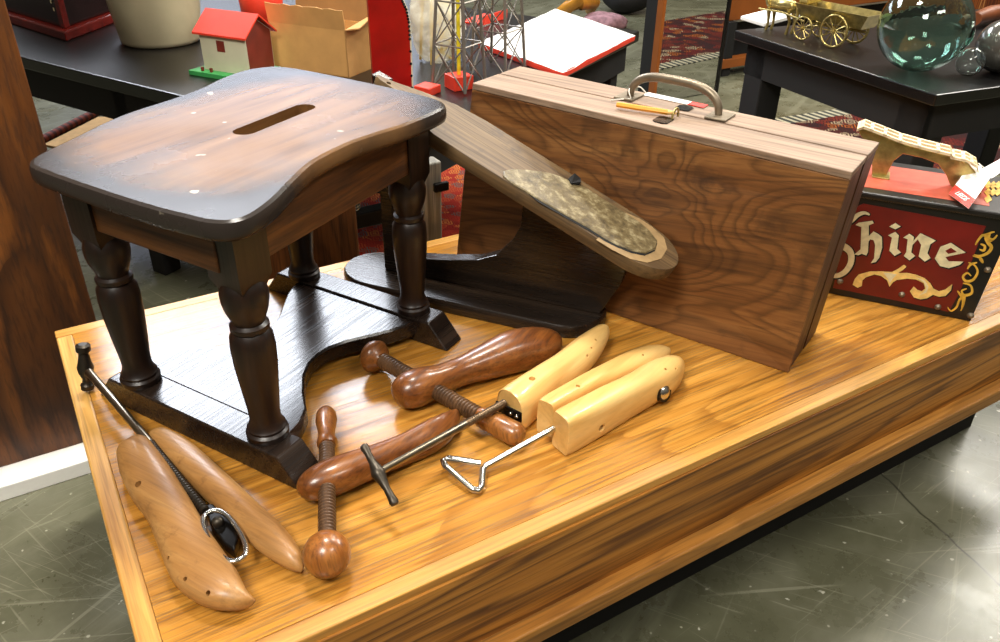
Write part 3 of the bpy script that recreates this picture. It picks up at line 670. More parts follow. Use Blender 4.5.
# C  pale stretcher with dark T bar
Cc = thing('shoe_stretcher', at(545, 400, 0), 'single pale maple shoe last with a long dark rod and T shaped cross handle', 'shoe stretcher', 'shoe stretchers on the oak table')
mb = MB().loft([(511, 411, .026, 18, 22, 3), (513, 409.5, .026, 19, 23, 3), (526, 399, .026, 18.5, 23, 2.6), (547, 382, .026, 16, 20, 2.4), (568, 367, .027, 16.5, 17, 2.3), (585, 351, .029, 15, 15, 2.2), (597, 338, .032, 11, 11, 2.1), (603.5, 330, .034, 6.5, 7, 2), (606, 326.5, .035, 2, 2, 2)], 28)
co = mb.build('last', maple, Cc, 40); holes(mb, co, [(532, 378.5, 3.6), (587.6, 356, 1.7), (591.6, 348, 1.5), (596, 340, 1.5)])
hf = at(510, 411, .026); hdir = (at(512, 412, .024) - at(527, 400, .025)).normalized(); hw = hdir.cross(V((0, 0, 1))).normalized(); hu = hw.cross(hdir); hu = hu if hu.z > 0 else -hu
MB().box(hf + hdir * .001 - hw * .024 - hu * .008, hw * .048, hu * .018, hdir * .004).build('mechanism_plate', black_metal, Cc, 0, bevel=.002)
for s_ in (-.017, -.006): MB().sphere(hf + hdir * .006 + hw * (s_ if hw.dot(V((1, -1, 0))) < 0 else -s_) + hu * .002, .0028, 12, 8).build('screw_head', steel, Cc, 60)
ra = at(379, 472, .058); rb = at(505, 402.5, .044); rm = ra.lerp(rb, .66)
MB().lathe(ra, rm, [(0, px2m(3.8, ra)), (1, px2m(4, rm))], 14).build('rod', rodsteel, Cc, 60)
threaded(MB(), rm, rb, px2m(4, rb), .004, .001).build('threaded_rod', brown_steel, Cc, 40)
T0 = at(363, 444.5, .078); T1 = at(395.5, 505, .036); rr = px2m(1, ra)
MB().lathe(T0, T1, [(0, 2 * rr), (.02, 4.2 * rr), (.07, 4.6 * rr), (.16, 3.6 * rr), (.3, 4 * rr), (.42, 6.5 * rr), (.47, 7.6 * rr), (.52, 7 * rr), (.62, 5 * rr), (.75, 3.6 * rr), (.88, 4.2 * rr), (.95, 5 * rr), (.99, 4 * rr), (1, 1.5 * rr)], 16).build('cross_handle', iron, Cc, 50)
# D  pale split stretcher
Dd = thing('shoe_stretcher', at(610, 410, 0), 'pale maple split shoe stretcher with a silver triangle handle and metal button', 'shoe stretcher', 'shoe stretchers on the oak table')
mbn = MB().loft([(560, 434, .03, 12.5, 23, 5), (565, 431.5, .03, 13.5, 24, 5), (585, 420.5, .03, 14.5, 23.5, 4), (608, 407.5, .029, 15, 22, 3.5), (630, 395.5, .028, 15, 20.5, 3), (648, 385, .027, 16.5, 19.5, 2.8), (661, 378, .027, 16.5, 20, 2.5), (671, 372, .027, 13, 18, 2.4), (678, 367, .026, 7.5, 12, 2.2), (681, 365, .026, 2, 5, 2)], 28)
no = mbn.build('last_half', maple, Dd, 40); holes(mbn, no, [(602, 428, 4.2), (665.6, 369, 1.4), (676, 369, 1.4), (653, 404, 1.5), (659, 401, 1.5)])
mbf = MB().loft([(545, 419.5, .028, 9.5, 22, 5), (550, 415.5, .028, 10.5, 22, 5), (568, 404.5, .028, 11.5, 21, 4), (591, 389.5, .028, 12, 18, 3.5), (612, 377.5, .027, 13, 16, 3), (632, 367, .026, 13.5, 15, 2.8), (650, 358.5, .025, 12, 13, 2.5), (662, 353.5, .025, 8, 9, 2.3), (669, 351, .025, 2.5, 4, 2)], 28)
fo = mbf.build('last_half', maple, Dd, 40); holes(mbf, fo, [(578, 386, 2.2), (643, 355, 1.3)], .004)
bv = mbn.bvh(); p = bv.find_nearest(at(669, 395, .024))[0]; n = V((.25, -.95, .3)).normalized()
p.z = max(p.z, .0185)
rr = px2m(9.5, p)
MB().lathe(p - n * .008, p + n * .007, [(0, rr), (.3, rr), (.6, rr * .85), (.85, rr * .55), (1, rr * .08)], 24).build('metal_button', steel, Dd, 60)
MB().lathe(p - n * .008, p + n * .0012, [(0, rr * 1.12), (1, rr * 1.12)], 24).build('button_ring', black_metal, Dd, 50)
g0 = at(569, 420, .034); g1 = at(486, 466, .012)
loop = [g0, g1, at(483, 470, .01), at(481.5, 487, .006), at(478, 490.5, .006), at(472, 489.5, .006), at(445, 466, .012), at(443.5, 461, .0135), at(448, 458.5, .0135), at(481, 463.5, .012)]
lp2 = [g0] + [g0.lerp(g1, k / 6) for k in range(1, 7)] + loop[2:]
MB().tube(lp2, px2m(3.7, g1), 12).build('triangle_handle', steel, Dd, 60)
# E  old beech stretcher, opened
Eo = thing('shoe_stretcher', at(200, 520, 0), 'worn brown beech shoe stretcher spread open in two halves at the front left corner', 'shoe stretcher', 'shoe stretchers on the oak table')
mb = MB().loft([(131, 446, .022, 9, 9, 2.5), (134, 449, .022, 16, 15, 2.6), (141, 464, .021, 20.5, 17, 2.5), (154, 486, .02, 23, 17, 2.4), (170, 511, .019, 22, 16, 2.3), (184, 540, .019, 24, 16, 2.3), (200, 568, .02, 27, 17, 2.3), (219, 587, .02, 23, 17, 2.2), (237, 598, .018, 13, 13, 2.2), (250, 602, .014, 5, 7, 2), (253, 603, .012, 1.5, 3, 2)], 28)
eo = mb.build('last_half', oldlast, Eo, 40); holes(mb, eo, [(138, 484, 3.6), (168, 558, 2.1), (185, 579, 2.4), (208, 593, 2.6)], .01)
MB().loft([(154, 436, .02, 5, 8, 3), (162, 440, .02, 10, 12, 3), (181, 455, .02, 14, 14, 3), (210, 481, .02, 15.5, 15, 2.2), (243, 512, .02, 16.5, 16, 1.8), (270, 538, .02, 17, 16, 1.6), (288, 555, .018, 13, 13, 1.6), (298, 566, .014, 7, 8, 1.8), (302, 571, .011, 2, 3, 2)], 28).build('last_half', oldlast, Eo, 30)
e0 = at(89, 372, .043); e1 = at(150, 443, .03); e2 = at(205, 511, .022)
MB().lathe(e0, e1, [(0, px2m(4, e0)), (1, px2m(4.2, e1))], 14).build('rod', rodsteel, Eo, 60)
threaded(MB(), e1, e2, px2m(5.2, e2), .005, .002).build('threaded_rod', iron, Eo, 40)
h0, h1 = at(82.5, 344, .082), at(88, 389.5, .004); rr = px2m(1, e0)
MB().lathe(h0, h1, [(0, 4 * rr), (.03, 7 * rr), (.14, 7 * rr), (.18, 4.5 * rr), (.36, 6 * rr), (.5, 8 * rr), (.62, 7 * rr), (.76, 4 * rr), (.84, 4.5 * rr), (.88, 6.5 * rr), (.97, 6.5 * rr), (1, 4 * rr)], 18).build('cross_handle', iron, Eo, 40)
yc = at(224, 535, .03); ya = (at(238, 559, .03) - at(209, 511, .03)) / 2; yb = V((-ya.y, ya.x, 0)) * .36
yk = MB(); n_ = 40; yr = px2m(2.6, e2); R_ = []
for k in range(n_ + 1):
    A = 2 * math.pi * k / n_; R_.append(yc + ya * math.copysign(abs(math.cos(A)) ** .8, math.cos(A)) + yb * math.copysign(abs(math.sin(A)) ** .8, math.sin(A)))
yk.tube(R_, yr, 10, cap=False); yk.build('spreader_loop', steel, Eo, 60)
MB().prism([at(x, y, .006) for x, y in ((207, 514), (222, 511), (236, 528), (240, 548), (236, 560), (226, 552), (212, 532))], (0, 0, .016)).build('spreader_block', black_metal, Eo, 0, bevel=.002)
MB().sphere(at(218, 522, .025), px2m(6, e2), 14, 10).build('spreader_pivot', iron, Eo, 60)

# ================================================================== LEFT BLACK TABLE AND ITS LOAD
ZL = .18
lo_ = V((.70, .095, 0)); lu = V((.876, .482, 0)); lvv = V((-.482, .876, 0)); lvv = V((-.44, .898, 0))
def lt(a, b, z): return lo_ + lu * a + lvv * b + V((0, 0, z))
LW, LL = 1.38, 2.3
tl = thing('black_table', lt(LW / 2, LL / 2, FLOOR), 'long black painted table behind the stool, loaded with toys and a crock', 'table')
MB().box(lt(0, 0, ZL - .035), lu * LW, lvv * LL, (0, 0, .035)).build('tabletop', black_paint, tl, 0, bevel=.004)
MB().box(lt(.03, .03, ZL - .13), lu * .02, lvv * (LL - .06), (0, 0, .096)).build('apron', matte_black, tl, 0)
MB().box(lt(.05, .03, ZL - .13), lu * (LW - .1), lvv * .02, (0, 0, .096)).build('apron', matte_black, tl, 0)
MB().box(lt(LW - .05, .03, ZL - .13), lu * .02, lvv * (LL - .06), (0, 0, .096)).build('apron', matte_black, tl, 0)
for a, b in ((.03, .95), (.03, LL - .1), (LW - .1, .05), (LW - .1, LL - .1)):
    MB().box(lt(a, b, FLOOR + (.0085 if a > 1 and b < .1 else .0005)), lu * .06, lvv * .06, (0, 0, ZL - .035 - FLOOR)).build('leg', matte_black, tl, 0, bevel=.003)
MB().box(lt(.035, .25, -.33), lu * .04, lvv * .75, (0, 0, .05)).build('stretcher_rail', black_paint, tl, 0, bevel=.003)
# lacquer box
c0 = at(67, 42, ZL); dl = (at(14, 25, ZL) - c0).normalized(); drr = (at(113, 24, ZL) - c0).normalized()
lb = thing('lacquer_chest', c0 + dl * .15 + drr * .15, 'black and red lacquered chest at the far left of the black table', 'chest')
MB().box(c0, dl * .5, drr * .4, (0, 0, .03)).build('plinth', lacquer_red, lb, 0, bevel=.005)
MB().box(c0 + dl * .03 + drr * .03 + V((0, 0, .03)), dl * .44, drr * .34, (0, 0, .32)).build('body', lacquer, lb, 0, bevel=.004)
MB().box(c0 + dl * .025 + drr * .025 + V((0, 0, .03)), dl * .03, drr * .03, (0, 0, .3)).build('corner_post', lacquer_red, lb, 0, bevel=.003)
mb = MB()
for k in range(7):
    q = c0 + dl * (.07 + .007 * (k % 2)) + drr * .0285 + V((0, 0, .075 + k * .022)); mb.box(q, dl * .008, -drr * .001, (0, 0, .01))
mb.build('painted_flecks', cream, lb, 0)
# crock
kc = at(162, 41, ZL); kr = .118
ck = tag(MB().lathe(kc, kc + V((0, 0, .34)), [(0, kr * .9), (.015, kr * .98), (.04, kr * 1.0), (.3, kr * 1.1), (.6, kr * 1.18), (.95, kr * 1.22), (1, kr * 1.2), (1.0, kr * 1.1), (.9, kr * 1.08), (.1, kr * .9)], 48).build('stoneware_crock', stoneware, None, 50, loc=kc), 'tall grey beige stoneware crock on the black table', 'crock')
# toy house
hA = at(205, 69, ZL + .012); hB = at(250, 76, ZL + .012); hC = at(265, 66, ZL + .012)
hx = (hB - hA); hy = (hC - hB); hy = hy - hx.normalized() * hy.dot(hx.normalized()); hL = hx.length; hx = hx.normalized(); hW = max(hy.length, .07); hy = hy.normalized()
ho_ = thing('toy_house', hA + hx * hL / 2 + hy * hW / 2 - V((0, 0, .012)), 'small toy house with cream walls and red roof on a green base', 'toy house')
def hh(a, b, z): return hA + hx * a + hy * b + V((0, 0, z))
MB().box(hh(-.03, -.03, -.012), hx * (hL + .06), hy * (hW + .045), (0, 0, .012)).build('base', green_paint, ho_, 0, bevel=.001)
wh = .1
MB().prism([hh(0, 0, 0), hh(0, hW, 0), hh(0, hW, wh), hh(0, hW / 2, wh + .035), hh(0, 0, wh)], hx * hL).build('walls', cream_wall, ho_, 0)
MB().prism([hh(hL + .0005, .003, 0), hh(hL + .0005, hW - .003, 0), hh(hL + .0005, hW - .003, wh), hh(hL + .0005, hW / 2, wh + .033), hh(hL + .0005, .003, wh)], hx * .001).build('end_wall', brick_m, ho_, 0)
for s0 in (0, 1):
    b0 = -.012 if s0 == 0 else hW + .012
    MB().prism([hh(-.012, b0, wh - .008), hh(-.012, hW / 2, wh + .042), hh(-.012, hW / 2, wh + .047), hh(-.012, b0, wh - .003)], hx * (hL + .024)).build('roof_slope', red_paint, ho_, 0)
MB().box(hh(hL * .36, -.001, .052), hx * .026, hy * .001, (0, 0, .028)).build('window', brick_m, ho_, 0)
for a in (-.0, .03): MB().box(hh(a + .005, -.02, 0), hx * .006, hy * .006, (0, 0, .01)).build('figure', brick_m, ho_, 0)
rb_ = at(262, 26, ZL); 
rc = at(262, 55, ZL); rc = at(266, 40, ZL)
rbm = MB().lathe(rc, rc + V((0, 0, .135)), [(0, .05), (.55, .055), (.6, .062), (.95, .066), (1, .064), (1, .05), (.9, .045)], 32)
tag(rbm.build('red_tin', red_paint, None, 50, loc=rc), 'round red tin with a rolled rim standing behind the toy house', 'tin')
# cardboard box
b0 = at(274, 67, ZL); b1 = at(349, 78, ZL); bxv = (b1 - b0); bL = bxv.length; bxv = bxv.normalized(); byv = V((-bxv.y, bxv.x, 0)); byv = byv if byv.y > 0 else -byv
bD = .12; bh = .12
cb = thing('cardboard_box', b0 + bxv * bL / 2 + byv * bD / 2, 'open brown cardboard carton with torn flaps on the black table', 'box')
def cbx(a, b, z): return b0 + bxv * a + byv * b + V((0, 0, z))
w = .003
mb = MB(); mb.box(cbx(0, 0, 0), bxv * bL, byv * w, (0, 0, bh)); mb.box(cbx(0, bD - w, 0), bxv * bL, byv * w, (0, 0, bh)); mb.box(cbx(0, 0, 0), bxv * w, byv * bD, (0, 0, bh)); mb.box(cbx(bL - w, 0, 0), bxv * w, byv * bD, (0, 0, bh)); mb.box(cbx(0, 0, 0), bxv * bL, byv * bD, (0, 0, w))
mb.build('carton', cardboard, cb, 0)
tor = [cbx(0, 0, bh)] + [cbx(bL, 0, bh)] + [cbx(bL * (1 - k / 12), -.006, bh + .052 + random.uniform(-.003, .003)) for k in range(13)]
MB().prism(tor, byv * .003).build('front_flap', cardboard, cb, 0)
MB().prism([cbx(bL, 0, bh), cbx(bL, bD, bh), cbx(bL + .03, bD - .01, bh + .03), cbx(bL + .035, .015, bh + .005)], (0, 0, .003)).build('side_flap', cardboard, cb, 0)
MB().prism([cbx(0, bD, bh), cbx(bL, bD, bh), cbx(bL, bD + .015, bh + .1), cbx(0, bD + .015, bh + .1)], byv * .003).build('back_flap', cardboard_in, cb, 0)
# red panel with trimmed edge
r0 = at(374, 92, ZL + .002); r1 = at(412, 88, ZL + .002); rx = (r1 - r0); rL = rx.length; rx = rx.normalized(); ry = V((-rx.y, rx.x, 0)); ry = ry if ry.y > 0 else -ry
rp = thing('vinyl_panel', (r0 + r1) / 2, 'upright glossy dark red panel with curved studded white edge beside the carton', 'panel')
cv = [(rL, 0), (rL, .12), (rL * .99, .16), (rL * .94, .19), (rL * .83, .215), (rL * .6, .25), (rL * .4, .29), (rL * .1, .36)]
def rpp(a, z, d=0): return r0 + rx * a + ry * d + V((0, 0, z))
MB().prism([rpp(0, 0), *[rpp(a, z) for a, z in cv], rpp(0, .37)], ry * .012).build('board', redvinyl, rp, 0)
MB().tube([rpp(a, z + .001, .006) for a, z in cv], .006, 8).build('edge_trim', cream_wall, rp, 60)
for i in range(len(cv) - 1):
    for k in range(4):
        a = cv[i][0] + (cv[i + 1][0] - cv[i][0]) * k / 4; z = cv[i][1] + (cv[i + 1][1] - cv[i][1]) * k / 4; MB().sphere(rpp(a, z + .001, 0), .0035, 8, 6).build('stud', black_metal, rp, 60)
# plastic bag
gc = at(437, 62, ZL)
gb = MB().sphere(gc + V((0, 0, .11)), .075, 32, 24, 1, 1.55)
for v in gb.v:
    k = noise.noise(v * 22) * .018 + noise.noise(v * 50) * .008; d = (v - gc - V((0, 0, .11))); v += d.normalized() * k
    v.z = max(v.z, ZL + .002)
tag(gb.build('plastic_bag', bag_m, None, 60, loc=gc), 'crumpled clear plastic bag full of pale bits beside the red panel', 'bag')
yb = thing('wooden_toy_frame', gc, 'yellowish wooden lattice toy inside the clear plastic bag', 'toy')
fm = MB()
for sx_, sy_ in ((-1, -1), (1, -1), (1, 1), (-1, 1)): fm.tube([gc + V((sx_ * .035, sy_ * .035, .004)), gc + V((sx_ * .025, sy_ * .025, .19))], .004, 6)
for k in range(4):
    z0, z1 = .01 + k * .045, .055 + k * .045
    fm.tube([gc + V((-.034, -.034, z0)), gc + V((.03, -.03, z1))], .003, 6); fm.tube([gc + V((.034, -.034, z0)), gc + V((-.03, -.03, z1))], .003, 6)
fm.build('lattice', plain('pale_pine', S(224, 196, 110), .6), yb, 40)
# lattice towers
def tower(c, hb, ht, h, rot, label, red, rod):
    t = thing('toy_lattice_tower', c, label, 'toy tower', 'tin lattice derricks')
    def cn(k, f, s_=1): f = f + .006; A = rot + k * math.pi / 2 + math.pi / 4; r = (hb + (ht - hb) * f) * math.sqrt(2); return c + V((r * math.cos(A), r * math.sin(A), f * h))
    for k in range(4): MB().tube([cn(k, 0), cn(k, 1)], .0042, 6).build('corner_leg', greymetal, t, 30)
    mb = MB(); n = 7; fz = [0]
    for i in range(n): fz.append(fz[-1] + (1.3 - .08 * i))
    fz = [q / fz[-1] for q in fz]
    for i in range(n):
        for k in range(4):
            k2 = (k + 1) % 4
            mb.tube([cn(k, fz[i]), cn(k2, fz[i + 1])], .0019, 5); mb.tube([cn(k2, fz[i]), cn(k, fz[i + 1])], .0019, 5); mb.tube([cn(k, fz[i + 1]), cn(k2, fz[i + 1])], .0022, 5)
    mb.build('lattice_bracing', greymetal, t, 30)
    if rod: MB().tube([c + V((0, 0, .03)), c + V((0, 0, h))], .005, 8).build('yellow_pole', yellow_m, t, 60)
    if red:
        MB().bx(c.x - .028, c.x + .028, c.y - .028, c.y + .028, ZL, ZL + .035).build('base_block', red_paint, t, 0, bevel=.002)
    return t
t1c = at(459, 88, ZL)
tower(t1c, .05, .016, .62, .5, 'grey tin lattice toy derrick with a yellow pole in its middle', True, True)
tower(at(498, 71, ZL), .055, .018, .62, .5, 'grey tin lattice toy derrick standing between the yellow-poled one and the white pad', False, False)
rq = at(430, 97, ZL)
tag(MB().box(rq, lu * .05, lvv * .05, (0, 0, .02)).build('red_block', red_paint, None, 0, loc=rq, bevel=.002), 'small red toy block at the foot of the yellow-poled derrick', 'toy block')
# white pad (plastic-wrapped red book)
ww = [at(x, y, ZL + .03) for x, y in ((563, 68), (636, 31), (556, 5), (478, 38))]
wp = thing('wrapped_pad', sum(ww, V((0, 0, 0))) / 4 - V((0, 0, .03)), 'large flat red-edged pad under glaring white plastic wrap on the black table corner', 'pad')
cw = sum(ww, V((0, 0, 0))) / 4
ww = [p - V((0, 0, .01)) for p in ww]; lowp = [p - V((0, 0, .0195)) for p in ww]
MB().rings([lowp, [p - V((0, 0, .004)) for p in ww]]).build('red_sides', red_paint, wp, 0, bevel=.003)
g = MB(); N = 14; gr = []
for i in range(N + 1):
    for j in range(N + 1):
        a, b = i / N, j / N; p = ww[0].lerp(ww[1], a).lerp(ww[3].lerp(ww[2], a), b)
        gr.append(p + V((0, 0, -.003 + .022 * (math.sin(math.pi * a) * math.sin(math.pi * b)) ** .6 + .004 * noise.noise(p * 18))))
g.add(gr, [(i * (N + 1) + j, (i + 1) * (N + 1) + j, (i + 1) * (N + 1) + j + 1, i * (N + 1) + j + 1) for i in range(N) for j in range(N)])
g.build('white_wrap', plain('white_plastic', S(250, 248, 244), .25, var=.02), wp, 60)
rdl = thing('red_toy_tray', at(488, 24, ZL), 'small red toy tray behind the white wrapped pad', 'toy')
MB().box(at(484, 26, ZL), lu * .16, lvv * .1, (0, 0, .006)).build('tray', red_paint, rdl, 0, bevel=.002)
MB().box(at(484, 26, ZL) + V((0, 0, .006)), lu * .16, lvv * .004, (0, 0, .025)).build('side', red_paint, rdl, 0)

# behind and below
c_ = thing('brown_crate', V((.58, .2, FLOOR)), 'brown wooden crate standing between the oak display table and black table', 'crate')
MB().bx(.40, .613, .12, .24, FLOOR, .065).build('body', wood('crate_wood', S(50, 26, 10), S(98, 58, 26), S(126, 80, 40), (0, 0, 1), (1, 0, 0), rough=.5), c_, 0, bevel=.003)
MB().bx(.398, .615, .118, .242, .065, .077).build('top_board', wood('crate_top_wood', S(50, 26, 10), S(98, 58, 26), S(126, 80, 40), (1, 0, 0), (0, 1, 0), rough=.5), c_, 0, bevel=.002)
px0, px1 = aty(421, 240, .05).x, aty(440, 235, .05).x; pt0, pt1 = aty(424, 175, .05).x, aty(442, 172, .05).x
wpst = thing('weathered_post', V(((px0 + px1) / 2, .07, FLOOR)), 'weathered grey post with a black clip behind the display table', 'post')
MB().hexa([V((px0, .05, FLOOR)), V((px1, .05, FLOOR)), V((px1, .09, FLOOR)), V((px0, .09, FLOOR)), V((pt0, .05, .15)), V((pt1, .05, .15)), V((pt1, .09, .15)), V((pt0, .09, .15))]).build('shaft', weath, wpst, 0, bevel=.004)
MB().bx(pt0 + .02, pt1 + .012, .04, .052, .085, .105).build('clip', black_metal, wpst, 0, bevel=.003)
ch = MB(); cpt = []
for k in range(60):
    A = k * .7; cpt.append(V((.663 + .014 * math.cos(A), .27 + .014 * math.sin(A), -.018 + k * .0008)))
ch.tube(cpt, .004, 8)
chn = tag(ch.build('chrome_coil', plain('chrome', S(220, 220, 218), .1, 1), None, 60, loc=(.663, .27, -.02)), 'shiny chrome spring coil on a dark bar beside the brown crate', 'coil')
bb_ = tag(MB().bx(.6, .85, .25, .29, -.06, -.0225).build('dark_bar', black_paint, None, 0, loc=(.7, .27, -.06), bevel=.003), 'thick black bar hanging beside the brown crate under the black table', 'bar')
MB().bx(.83, .85, .26, .28, FLOOR, -.06).build('support', matte_black, bb_, 0)
# rugs
def rug(name, pts, mat, label, h=.008):
    return tag(MB().prism([V((x, y, FLOOR)) for x, y in pts], (0, 0, h)).build(name, mat, None, 0, loc=(*pts[0], FLOOR)), label, 'rug')
rug('red_rug', [(.72, .72), (1.7, .55), (1.95, 1.35), (.95, 1.55)], rug2_m, 'bright red patterned rug on the floor below the long black table')
tr = rug('tan_mat', [(.12, 2.42), (.38, 2.72), (.75, 2.45), (.5, 1.9)], plain('tan_weave', S(190, 150, 96), .9, sc=60), 'tan mat with a red braided edge under the black table by the pedestal')
MB().tube([V((.1, 2.44, FLOOR + .015)), V((.24, 2.61, FLOOR + .015)), V((.4, 2.8, FLOOR + .015))], .018, 8).build('braided_edge', braid_m, tr, 60)

# ================================================================== RIGHT BLACK TABLE AND ITS LOAD
ZR = .23
R0 = at(937, 95, ZR); Rl = at(735, 30, ZR); Rr = at(1000, 72, ZR)
rv = (Rl - R0); RLn = rv.length; rv = rv.normalized(); ru = V((rv.y, -rv.x, 0)); ru = ru if ru.x > 0 else -ru
def rt(a, b, z): return V((R0.x, R0.y, 0)) + ru * a + rv * b + V((0, 0, z))
rtab = thing('black_table', rt(.6, RLn / 2, FLOOR), 'black painted table at the upper right with glass floats and a brass wagon on it', 'table')
RW = 1.25
MB().box(rt(0, 0, ZR - .028), ru * RW, rv * RLn, (0, 0, .028)).build('tabletop', black_paint, rtab, 0, bevel=.003)
MB().box(rt(.03, .035, ZR - .125), ru * .02, rv * (RLn - .07), (0, 0, .097)).build('apron', matte_black, rtab, 0)
MB().box(rt(.03, .035, ZR - .125), ru * (RW - .06), rv * .02, (0, 0, .097)).build('apron', matte_black, rtab, 0)
MB().box(rt(.03, RLn - .055, ZR - .125), ru * (RW - .06), rv * .02, (0, 0, .097)).build('apron', matte_black, rtab, 0)
for a, b in ((.03, .04), (.03, RLn - .125), (RW - .11, .04), (RW - .11, RLn - .125)):
    MB().box(rt(a, b, FLOOR + .0065), ru * .085, rv * .085, (0, 0, ZR - .03 - FLOOR)).build('leg', matte_black, rtab, 0, bevel=.004)
def ball(cx, cy, rpx, zt_):
    rr_ = ray(cx, cy) / F; k = rpx / F; t = (CAM.z - zt_) / (k - rr_.z); c = CAM + rr_ * t; return c, k * t
def gball(name, cx, cy, rpx, mat, label, cat, hollow=True):
    c, r = ball(cx, cy, rpx, ZR); mb = MB().sphere(c, r, 48, 32)
    if hollow:
        inner = MB().sphere(c, r * .955, 48, 32); k = len(mb.v); mb.v += inner.v; mb.f += [[i + k for i in f][::-1] for f in inner.f]
    root = thing(name, c - V((0, 0, r)), label, cat, 'glass floats on the right table')
    me = bpy.data.meshes.new('shell'); base = wloc(root); me.from_pydata([q - base for q in mb.v], [], mb.f)
    for p in me.polygons: p.use_smooth = True
    me.materials.append(mat); o = bpy.data.objects.new('shell', me); COL.objects.link(o); o.parent = root; WL[o.name] = base
    return root, c, r
gr_, gc_, grr = gball('glass_float', 925, 26, 44, teal_glass, 'largest glass float, teal green with a knobbed seal, on the right black table', 'glass float')
sd = (ROT @ V((.8, .4, -.45))).normalized()
MB().lathe(gc_ + sd * grr * .97, gc_ + sd * grr * 1.05, [(0, .024), (.4, .022), (.7, .014), (1, .004)], 20).build('sealing_knob', teal_glass, gr_, 60)
gball('glass_float', 970.5, 61.5, 14, clear_glass, 'smallest glass float, nearly clear, in front of the teal one', 'glass float')
gball('glass_float', 1004, 46, 26, grey_ball, 'smoky grey glass ball at the right edge of the black table', 'glass float', False)
# brass wagon with horse
wx = (at(856, 46, ZR) - at(772, 30, ZR)); 
w0 = at(830, 48, ZR)                 # contact of the big near wheel
wdir = (at(868, 40, ZR) - at(800, 44, ZR)).normalized(); wdir = V((.9, .35, 0)).normalized(); wside = V((-wdir.y, wdir.x, 0))
wdir = (at(855, 47, ZR) - at(775, 29, ZR)).normalized(); wside = V((-wdir.y, wdir.x, 0))
wg = thing('brass_wagon', w0 + wside * .05, 'model brass horse wagon with spoked wheels on the right black table', 'model wagon')
def wpnt(a, b, z): return w0 + wdir * a + wside * b + V((0, 0, z))
def wheel(c, r):
    mb = MB().ring(c, r * .92, r * .08, wside, 30, 8); mb.lathe(c - wside * .006, c + wside * .006, [(0, r * .14), (.5, r * .18), (1, r * .14)], 12)
    ax_ = wside.cross(V((0, 0, 1)))
    for k in range(12):
        A = k * math.pi / 6; mb.tube([c, c + (ax_ * math.cos(A) + V((0, 0, 1)) * math.sin(A)) * r * .9], r * .04, 5)
    mb.build('wheel', brass, wg, 50)
wr = .046
wheel(wpnt(0, 0, wr), wr); wheel(wpnt(0, .1, wr), wr); wheel(wpnt(-.11, .01, .034), .034); wheel(wpnt(-.11, .09, .034), .034)
MB().tube([wpnt(0, -.008, wr), wpnt(0, .108, wr)], .0035, 8).build('axle', brass, wg, 60)
MB().tube([wpnt(-.11, 0, .034), wpnt(-.11, .1, .034)], .003, 8).build('axle', brass, wg, 60)
MB().tube([wpnt(-.12, .05, .045), wpnt(.07, .05, .05)], .004, 8).build('reach_pole', brass, wg, 60)
bl = [wpnt(-.13, .018, .06), wpnt(.07, .018, .06), wpnt(.07, .082, .06), wpnt(-.13, .082, .06)]
tl_ = [wpnt(-.145, .0, .1), wpnt(.095, .0, .1), wpnt(.095, .1, .1), wpnt(-.145, .1, .1)]
ti = [wpnt(-.141, .004, .1), wpnt(.091, .004, .1), wpnt(.091, .096, .1), wpnt(-.141, .096, .1)]
bi = [wpnt(-.126, .021, .064), wpnt(.066, .021, .064), wpnt(.066, .079, .064), wpnt(-.126, .079, .064)]
MB().rings([bl, tl_, ti, bi]).build('wagon_bed', brass, wg, 0)
MB().box(wpnt(-.145, .015, .1), wdir * .03, wside * .07, (0, 0, .02)).build('driver_seat', brass, wg, 0, bevel=.002)
for b in (.025, .075): MB().tube([wpnt(-.12, b, .05), wpnt(-.2, b, .062), wpnt(-.29, b, .06)], .003, 6).build('shaft', brass, wg, 60)
# horse
hr = thing('brass_horse', wpnt(-.23, .05, 0), 'small brass model horse harnessed in front of the brass wagon', 'model horse')
hb_ = MB(); hz = .0772
hb_.loftw([(wpnt(-.175, .05, hz), .006, .008, 2), (wpnt(-.185, .05, hz), .015, .018, 2), (wpnt(-.21, .05, hz), .017, .019, 2), (wpnt(-.235, .05, hz - .002), .016, .017, 2), (wpnt(-.262, .05, hz + .002), .016, .02, 2), (wpnt(-.275, .05, hz + .012), .011, .017, 2), (wpnt(-.287, .05, hz + .03), .008, .012, 2), (wpnt(-.296, .05, hz + .044), .0075, .011, 2), (wpnt(-.31, .05, hz + .041), .0065, .008, 2), (wpnt(-.325, .05, hz + .03), .005, .006, 2), (wpnt(-.328, .05, hz + .027), .002, .002, 2)], 14, 4)
for a, b, f_ in ((-.262, .04, 1), (-.258, .06, 1), (-.188, .04, 0), (-.184, .06, 0)):
    ks = [(0, .008), (.0, .0065), (.0, .0045), (.0, .0035), (-.002, .0045), (-.004, .005)]
    zs_ = [hz - .005, hz - .022, hz - .04, hz - .058, .008, 0]
    off = [0, -.002, .001, .002, .0, -.002] if f_ else [0, -.004, .006, .004, .002, 0]
    hb_.tube([wpnt(a + off[i], b, zs_[i]) for i in range(6)], [k[1] for k in ks], 8)
for b in (.045, .055): hb_.tube([wpnt(-.293, b, hz + .05), wpnt(-.292, b, hz + .064)], [.003, .0008], 6)
hb_.build('body', brass, hr, 60)
MB().tube([wpnt(-.174, .05, hz + .006), wpnt(-.166, .05, hz - .01), wpnt(-.166, .05, hz - .04)], [.004, .006, .002], 8).build('tail', brass, hr, 60)
MB().ring(wpnt(-.268, .05, hz + .01), .021, .003, wdir + V((0, 0, .6)), 20, 6).build('collar', brass, hr, 60)
s0 = at(764, 27, ZR); s1 = at(800, 17, ZR)
